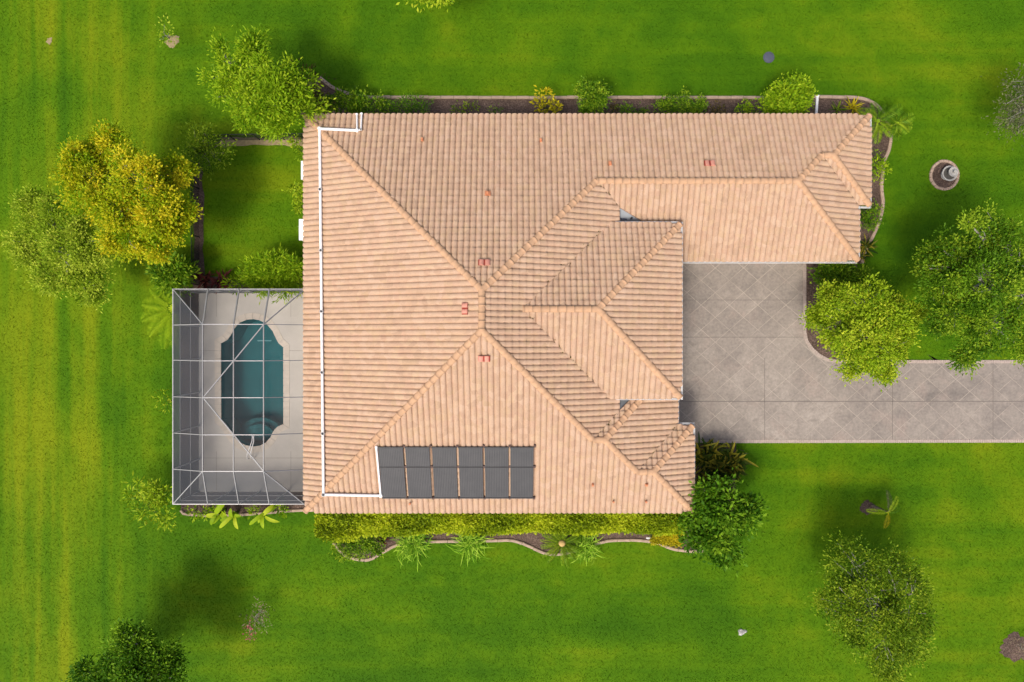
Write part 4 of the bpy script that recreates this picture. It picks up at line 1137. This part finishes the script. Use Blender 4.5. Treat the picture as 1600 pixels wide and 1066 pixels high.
def hf(x):
    if x < 560: return 838 + 7*math.sin((x-495)/65*math.pi*.9) + 0
    return 836 - 4*min(1, (x-560)/150) + 2.0*math.sin(x/23) 
hedge('clipped_hedge', 'long clipped yellow green hedge along the south wall', 494, 1072, hf, 785, 1.45, 'hedge', 21, 42000, .13, .07)
hedge('clipped_hedge', 'low golden hedge block at the east end of the south bed', 1018, 1066, lambda x: 848+6*(x-1018)/48, 826, .75, 'gold', 22, 3200, .09, .05)

# ------------------------------------------------------------------ shrubs and bed plants, north bed
shrub('round_shrub', 'round mid green shrub in the north bed, smaller of two', 'shrub', [(925,150,26,1.5),(912,143,14,1.4),(938,145,15,1.4),(918,162,16,1.3),(936,163,14,1.3)], 'green', 31, .12, .06, 26, 26, .11)
shrub('round_shrub', 'large round bright green shrub beside the white downspout', 'shrub', [(1232,152,36,1.8),(1212,145,20,1.7),(1252,142,20,1.7),(1240,165,26,1.6),(1212,165,20,1.5)], 'lime', 32, .13, .07, 26, 28, .12)
shrub('low_shrub', 'low flat green shrub mass in the middle of the north bed', 'shrub', [(1045,165,17,.7),(1070,164,18,.75),(1092,167,15,.7),(1030,170,10,.6)], 'green', 33, .10, .05, 30, 24, .09)
shrub('low_shrub', 'small tuft between the round shrub and flat shrub mass', 'shrub', [(975,172,9,.6),(990,174,8,.5),(1003,173,9,.55)], 'green', 34, .10, .05, 30, 22, .08)
shrub('low_shrub', 'dry reddish twiggy plant beside the smaller round shrub', 'shrub', [(961,172,7,.5),(957,168,5,.5)], 'brown', 35, .10, .04, 30, 14, .08)
shrub('low_shrub', 'dry brown plant east of the flat green shrub mass', 'shrub', [(1122,172,9,.5),(1130,175,7,.45),(1112,175,7,.45)], 'brown', 36, .11, .04, 26, 14, .09)
shrub('low_shrub', 'small green shrub next to the large round shrub', 'shrub', [(1160,168,11,.7),(1175,172,10,.6),(1190,160,8,.8)], 'lime', 37, .11, .05, 26, 20, .09)
shrub('lime_croton', 'upright lime and orange croton beside the roof edge', 'shrub', [(851,148,9,1.2),(846,162,9,1.0),(860,166,9,.9),(853,172,9,.8),(870,170,6,.7)], 'gold', 38, .17, .08, 22, 12, .11)
shrub('low_shrub', 'dark green shrub row at the west end of the north bed', 'shrub', [(530,158,17,1.0),(552,162,18,1.0),(572,160,14,.9),(590,166,14,.8)], 'green', 39, .14, .07, 24, 24, .12)
shrub('low_shrub', 'feathery grey green shrub in the north bed near the white pipe', 'shrub', [(610,168,13,.7),(632,168,13,.7),(650,162,14,.8),(665,168,12,.8)], 'deep', 40, .13, .04, 24, 22, .12)
shrub('low_shrub', 'sparse yellow tipped plant in the bare part of the north bed', 'shrub', [(722,168,10,.6),(737,166,8,.7),(712,172,7,.5)], 'olive', 41, .12, .05, 22, 12, .10)
shrub('low_shrub', 'tiny green sprig between two bare mulch stretches', 'shrub', [(769,173,6,.5),(777,172,5,.45)], 'green', 42, .12, .05, 24, 10, .08)
tree('bronze_shrub', 'brown and olive shrub east of the bright corner tree', 'shrub', (497,148), [(492,135,13,1.8),(502,150,15,1.7),(490,160,14,1.6),(478,118,9,1.6)], 'brown', 43, .17, .06, 14, 18, .16, .04, 'bark')
shrub('green_shrub', 'dense green shrub under the bright tree at the roof corner', 'shrub', [(500,165,14,1.0),(512,172,12,.9),(486,172,12,1.0)], 'green', 44, .15, .08, 22, 22, .12)
blade_plant('spiky_plant', 'yellow spiky plant in the northeast corner of the bed', 'plant', 1331, 170, 26, .62, .055, 'gold', 45, .8)
blade_plant('spiky_plant', 'thin dry spiky plant west of the yellow one', 'plant', 1307, 172, 18, .55, .04, 'olive', 46, .7)
palm('small_palm', 'small palm outside the northeast bed edging', 1401, 193, .8, 11, .85, 'green', 47, 1.2, (.2, 1.0), .05, None, .34)
palm('small_palm', 'small palm inside the bed at the northeast roof corner', 1370, 190, .9, 10, 1.1, 'green', 48, 1.2, (.2, 1.0), .05, None, .34)
shrub('low_shrub', 'green shrub along the east wall below the bare mulch', 'shrub', [(1368,258,12,.8),(1378,262,11,.8),(1366,275,10,.7),(1366,245,8,.6)], 'lime', 49, .12, .06, 24, 20, .1)
shrub('low_shrub', 'dark green shrub in the notch of the east wall', 'shrub', [(1352,330,12,.8),(1364,340,13,.8),(1352,350,12,.8),(1368,325,8,.7)], 'green', 50, .12, .06, 26, 22, .1)
blade_plant('croton_plant', 'yellow and dark spiky croton at the end of the east bed', 'plant', 1351, 385, 34, .6, .07, 'croton', 51, .7, (.1, 1.3))
blade_plant('croton_plant', 'second dark croton just below the first by the garage corner', 'plant', 1346, 400, 22, .45, .06, 'croton', 52, .7, (.1, 1.3))
shrub('green_shrub', 'dark leafy shrub between the garage corner and the lime tree', 'shrub', [(1295,425,22,1.3),(1318,428,22,1.3),(1335,432,18,1.3),(1305,448,18,1.4),(1330,450,16,1.4),(1286,432,12,1.1)], 'green', 53, .16, .07, 20, 26, .14)
# south-east corner
rngq = np.random.default_rng(60)
for i, (x, y, lab) in enumerate(((1103,715,'yellow tipped strappy croton nearest the driveway corner'),(1125,735,'dark strappy croton in the middle of the southeast group'),(1143,722,'tall strappy croton at the east of the southeast group'),(1110,750,'dark strappy croton against the east wall'))):
    blade_plant('croton_plant', lab, 'plant', x, y, 110, .85, .10, 'croton', 61+i, .8, (.05, 1.45), .6, .26)
# south bed
for i, (x, y, lab) in enumerate(((645,848,'pale strap leaved clump, western of two before the hedge'),(736,846,'pale strap leaved clump in the middle of the south bed'),(913,852,'pale strap leaved clump right of the sago palm'))):
    blade_plant('strap_leaf_clump', lab, 'plant', x, y, 300, .86 if i < 2 else .78, .030, 'blade', 70+i, 1.9, (.35, 1.45), .12, .24, group='strap leaved clumps in the south bed')
palm('sago_palm', 'dark sago palm with tan cone in the south bed', 878, 848, .55, 34, 1.15, 'olive', 74, .9, (.0, .75), .13, None, .16, None, True)
blade_plant('bromeliad', 'small red bromeliad rosette below the hedge', 'plant', 598, 842, 20, .30, .07, 'red', 75, .6, (.15, 1.2), .1)
shrub('low_shrub', 'mounded green shrub at the west tip of the south bed', 'shrub', [(545,852,16,.8),(565,850,18,.8),(585,850,15,.7),(535,862,10,.5)], 'green', 76, .13, .05, 24, 24, .11)
shrub('low_shrub', 'yellowish tuft by the edging at the west tip', 'shrub', [(527,858,8,.5),(531,868,6,.3),(560,865,6,.4)], 'bright', 77, .14, .04, 26, 16, .09)
# around the cage
for i, (x, y, az, lab) in enumerate(((352,797,-1.4,'western banana plant south of the cage'),(372,800,-1.0,'middle banana plant south of the cage'),(418,797,-1.1,'eastern banana plant south of the cage'))):
    rng = np.random.default_rng(80+i); gb = np.array(P(x, y, 0)); root = empty('banana_plant', tuple(gb), lab+' with broad drooping leaves', 'plant')
    for k in range(6):
        a_ = az + (k-2.5)*.85 + rng.normal(0, .45); V, F = blade_mesh(rng, gb+[rng.normal(0,.12),rng.normal(0,.06),rng.uniform(.45,.9)], a_, rng.uniform(.35,1.0), rng.uniform(.5, 1.0), rng.uniform(.16, .28), 1.6, 6, .35)
        mesh('leaf', V, np.array(F), L['bright'], root, True, [rng.uniform(.2, .9)]*len(F), gb)
    mb = MB(); mb.tube([gb, gb+[0,0,.85]], [.08,.04], 8); mb.build('stem', M['stem'], root, True, gb)
for i, (x, y, r, z, lab) in enumerate(((300,798,7,.4,'lowest leafy plant at the west end of the cage south bed'),(318,797,8,.6,'leafy plant second from the west in the cage south bed'),(338,796,8,.5,'leafy plant just west of the western banana plant'),(395,797,8,.5,'leafy plant between the middle and eastern banana plants'),(437,795,7,.5,'leafy plant at the east end of the cage south bed'))):
    shrub('low_shrub', lab, 'plant', [(x,y,r,z),(x+4,y+3,r*.7,z*.8)], 'lime', 184+i, .17, .07, 20, 9, .1, group='small plants south of the cage')
tree('whorled_shrub', 'bright whorled leaf shrub at the cage southwest corner', 'shrub', (232,782), [(215,762,12,1.4),(235,775,16,1.6),(255,778,13,1.4),(225,795,14,1.4),(250,800,14,1.3),(262,815,7,1.0),(205,775,8,1.2)], 'bright', 85, .22, .07, 14, 18, .14, .04, 'stem')
shrub('low_shrub', 'small yellow sprig against the west screen of the cage', 'plant', [(256,628,9,.8),(262,638,8,.7),(254,618,6,.6)], 'bright', 86, .16, .05, 20, 8, .11)
tree('green_shrub', 'glossy dark green shrub northwest of the cage', 'shrub', (272,430), [(255,420,16,1.6),(275,425,20,1.7),(285,440,15,1.5),(262,440,15,1.5),(292,425,10,1.4)], 'green', 87, .24, .075, 18, 26, .14, .04, 'stem', cl=.3)
palm('feather_palm', 'arching feather palm at the cage northwest corner', 272, 482, 1.3, 9, 1.9, 'lime', 88, 1.0, (.1, .7), .09, [2.0, 2.5, 3.0, 3.45, 3.95, 4.4, 1.6, 1.25, 4.8], .5)
for i, (x, y, lab) in enumerate(((318,436,'dark red cordyline, western of two north of the cage'),(346,440,'dark red cordyline, eastern of two north of the cage'))):
    blade_plant('red_cordyline', lab, 'plant', x, y, 34, .62, .085, 'red', 90+i, .8, (.1, 1.35), .25, .12)
shrub('green_shrub', 'leafy green plant beside the red cordylines', 'shrub', [(364,440,11,.8),(378,440,12,.8),(371,448,9,.7)], 'lime', 92, .2, .07, 20, 14, .12)
shrub('tall_grass_shrub', 'feathery yellow green shrub row north of the cage by the house', 'shrub', [(398,425,20,1.3),(425,418,22,1.5),(452,425,20,1.4),(410,440,18,1.2),(440,440,20,1.2),(463,440,12,1.1)], 'lime', 93, .24, .045, 22, 34, .15, cl=.45)
shrub('green_shrub', 'upper yellow green shrub against the west wall', 'shrub', [(461,298,9,.9),(468,303,9,.9),(459,293,5,.8)], 'bright', 94, .16, .07, 24, 14, .1)
shrub('green_shrub', 'lower yellow green shrub against the west wall', 'shrub', [(468,325,8,.8),(470,315,6,.7)], 'bright', 95, .16, .07, 24, 14, .1)
shrub('green_shrub', 'pale shrub under the corner of the roof by the straw strip', 'shrub', [(468,232,9,.8),(462,222,8,.8),(472,243,6,.8)], 'bright', 96, .15, .06, 24, 16, .1)
palm('leaning_palm', 'young leaning palm with yellow frond in the southeast lawn', 1388, 801, 1.4, 5, 1.0, 'olive', 97, 1.3, (.15, .5), .05, [1.35, 3.1, 4.6, .3, 1.0], .2, None, False, ['grey','lime','gold','green','olive'], [1.1,.95,.8,.75,.9])

tree('dry_shrub', 'dead grey stems on the mulch patch at the right edge', 'shrub', (1594,1012), [(1590,1006,8,.5),(1598,1014,9,.6)], 'dry', 98, .12, .03, 16, 10, .12, .025)
def litter():
    rng = np.random.default_rng(9); pos = []
    for a, b_, pn in (((.431,1.29),(4.11,4.97),'E'),((.431,1.29),(4.11,-2.39),'E'),((3.56,6.74),(4.6,5.70),'BS'),((3.395,-4.145),(4.6,-2.94),'E'),((5.36,-5.61),(7.25,-3.72),'ME')):
        for _ in range(34):
            t = rng.beta(1.2, 1.2); x = a[0]+(b_[0]-a[0])*t+rng.normal(0,.05); y = a[1]+(b_[1]-a[1])*t+rng.normal(0,.05)
            pos.append((x, y, max(pz(PLD[pn],x,y), pz(PLD['DN'],x,y) if y > 1.29 and pn == 'E' and x > .43 and y-1.29 < x-.43 else -9)+.07))
    pos = np.array(pos); v, f, t = leaves(rng, pos, rng.normal(0,1,pos.shape)*[1,1,.1], .10, .05, rng.uniform(0,.6,len(pos)), 2.0)
    tag(mesh('leaf_litter', v, f, L['brown'], roof, False, t), kind='stuff')
litter()
# ------------------------------------------------------------------ grass blades on the lawn
def grass():
    rng = np.random.default_rng(5)
    n = 380000
    xy = np.stack([rng.uniform(-25.5, 25.5, n), rng.uniform(-17.5, 17.5, n)], 1)
    def pip(poly, q):
        c = np.zeros(len(q), bool); m = len(poly)
        for i in range(m):
            (x1, y1), (x2, y2) = poly[i], poly[(i+1) % m]
            if y1 == y2: continue
            c ^= ((y1 > q[:, 1]) != (y2 > q[:, 1])) & (q[:, 0] < (x2-x1)*(q[:, 1]-y1)/(y2-y1)+x1)
        return c
    w2 = lambda pts: [tuple(P(x, y)[:2]) for x, y in pts]
    drv = w2([(985,691.2),(1640,690.2),(1640,563.8),(1310,563.8),(1292,560),(1280,553),(1269,543),(1261,530),(1259.5,518),(1259.5,380),(985,380)])
    holes = [[(-15.15,-7.32),(-8,-7.32),(-8,2.4),(-15.15,2.4)], [(-8.6,-7),(7.4,-7),(7.4,9.4),(-8.6,9.4)], [(6,4),(15.2,4),(15.2,9.4),(6,9.4)], drv]
    for o in bpy.data.objects:
        if o.name.startswith('mulch_bed') and 'patch' not in o['label']:
            bm_ = bmesh.new(); bm_.from_mesh(o.data)
            for f in bm_.faces: holes.append([(v.co.x, v.co.y) for v in f.verts])
            bm_.free()
    bad = np.zeros(n, bool)
    for h in holes: bad |= pip(h, xy)
    xy = xy[~bad]
    me = bpy.data.meshes.new('grass'); v = np.concatenate([xy, np.zeros((len(xy), 1))], 1).astype(np.float32)
    me.vertices.add(len(v)); me.vertices.foreach_set('co', v.ravel())
    o = bpy.data.objects.new('grass', me); COL.objects.link(o)
    tag(o, 'short green grass blades covering the whole lawn', 'grass', kind='stuff')
    V = []; F = []
    for i in range(6):
        a = i*1.05+rng.uniform(-.3, .3); r = rng.uniform(0, .035); e = rng.uniform(.35, 1.0); l = rng.uniform(.05, .085)
        b0 = np.array([r*math.cos(a*3), r*math.sin(a*3), -.004]); d = np.array([math.cos(a)*math.cos(e), math.sin(a)*math.cos(e), math.sin(e)])
        sd = np.array([-math.sin(a), math.cos(a), 0])*.0065
        k = len(V); V += [b0-sd, b0+sd, b0+d*l*.6+sd*.8, b0+d*l+[0,0,-.012], b0+d*l*.6-sd*.8]; F.append((k, k+1, k+2, k+3, k+4))
    tm = bpy.data.meshes.new('grass_tuft'); tm.from_pydata([tuple(p) for p in V], [], F); tm.materials.append(M['blade_grass'])
    to = bpy.data.objects.new('grass_tuft', tm)
    ng = bpy.data.node_groups.new('grass_scatter', 'GeometryNodeTree')
    ng.interface.new_socket('Geometry', in_out='INPUT', socket_type='NodeSocketGeometry')
    ng.interface.new_socket('Geometry', in_out='OUTPUT', socket_type='NodeSocketGeometry')
    gi = ng.nodes.new('NodeGroupInput'); go = ng.nodes.new('NodeGroupOutput')
    ip = ng.nodes.new('GeometryNodeInstanceOnPoints'); oi = ng.nodes.new('GeometryNodeObjectInfo'); oi.inputs['Object'].default_value = to
    rv = ng.nodes.new('FunctionNodeRandomValue'); rv.data_type = 'FLOAT_VECTOR'; rv.inputs[0].default_value = (0,0,0); rv.inputs[1].default_value = (0,0,6.283)
    rs = ng.nodes.new('FunctionNodeRandomValue'); rs.data_type = 'FLOAT'; rs.inputs[2].default_value = .3; rs.inputs[3].default_value = .58
    ng.links.new(gi.outputs[0], ip.inputs['Points']); ng.links.new(oi.outputs['Geometry'], ip.inputs['Instance'])
    ng.links.new(rv.outputs[0], ip.inputs['Rotation']); ng.links.new(rs.outputs[1], ip.inputs['Scale'])
    ng.links.new(ip.outputs[0], go.inputs[0])
    md = o.modifiers.new('scatter', 'NODES'); md.node_group = ng
M['blade_grass'] = make_lawn(True)
grass()
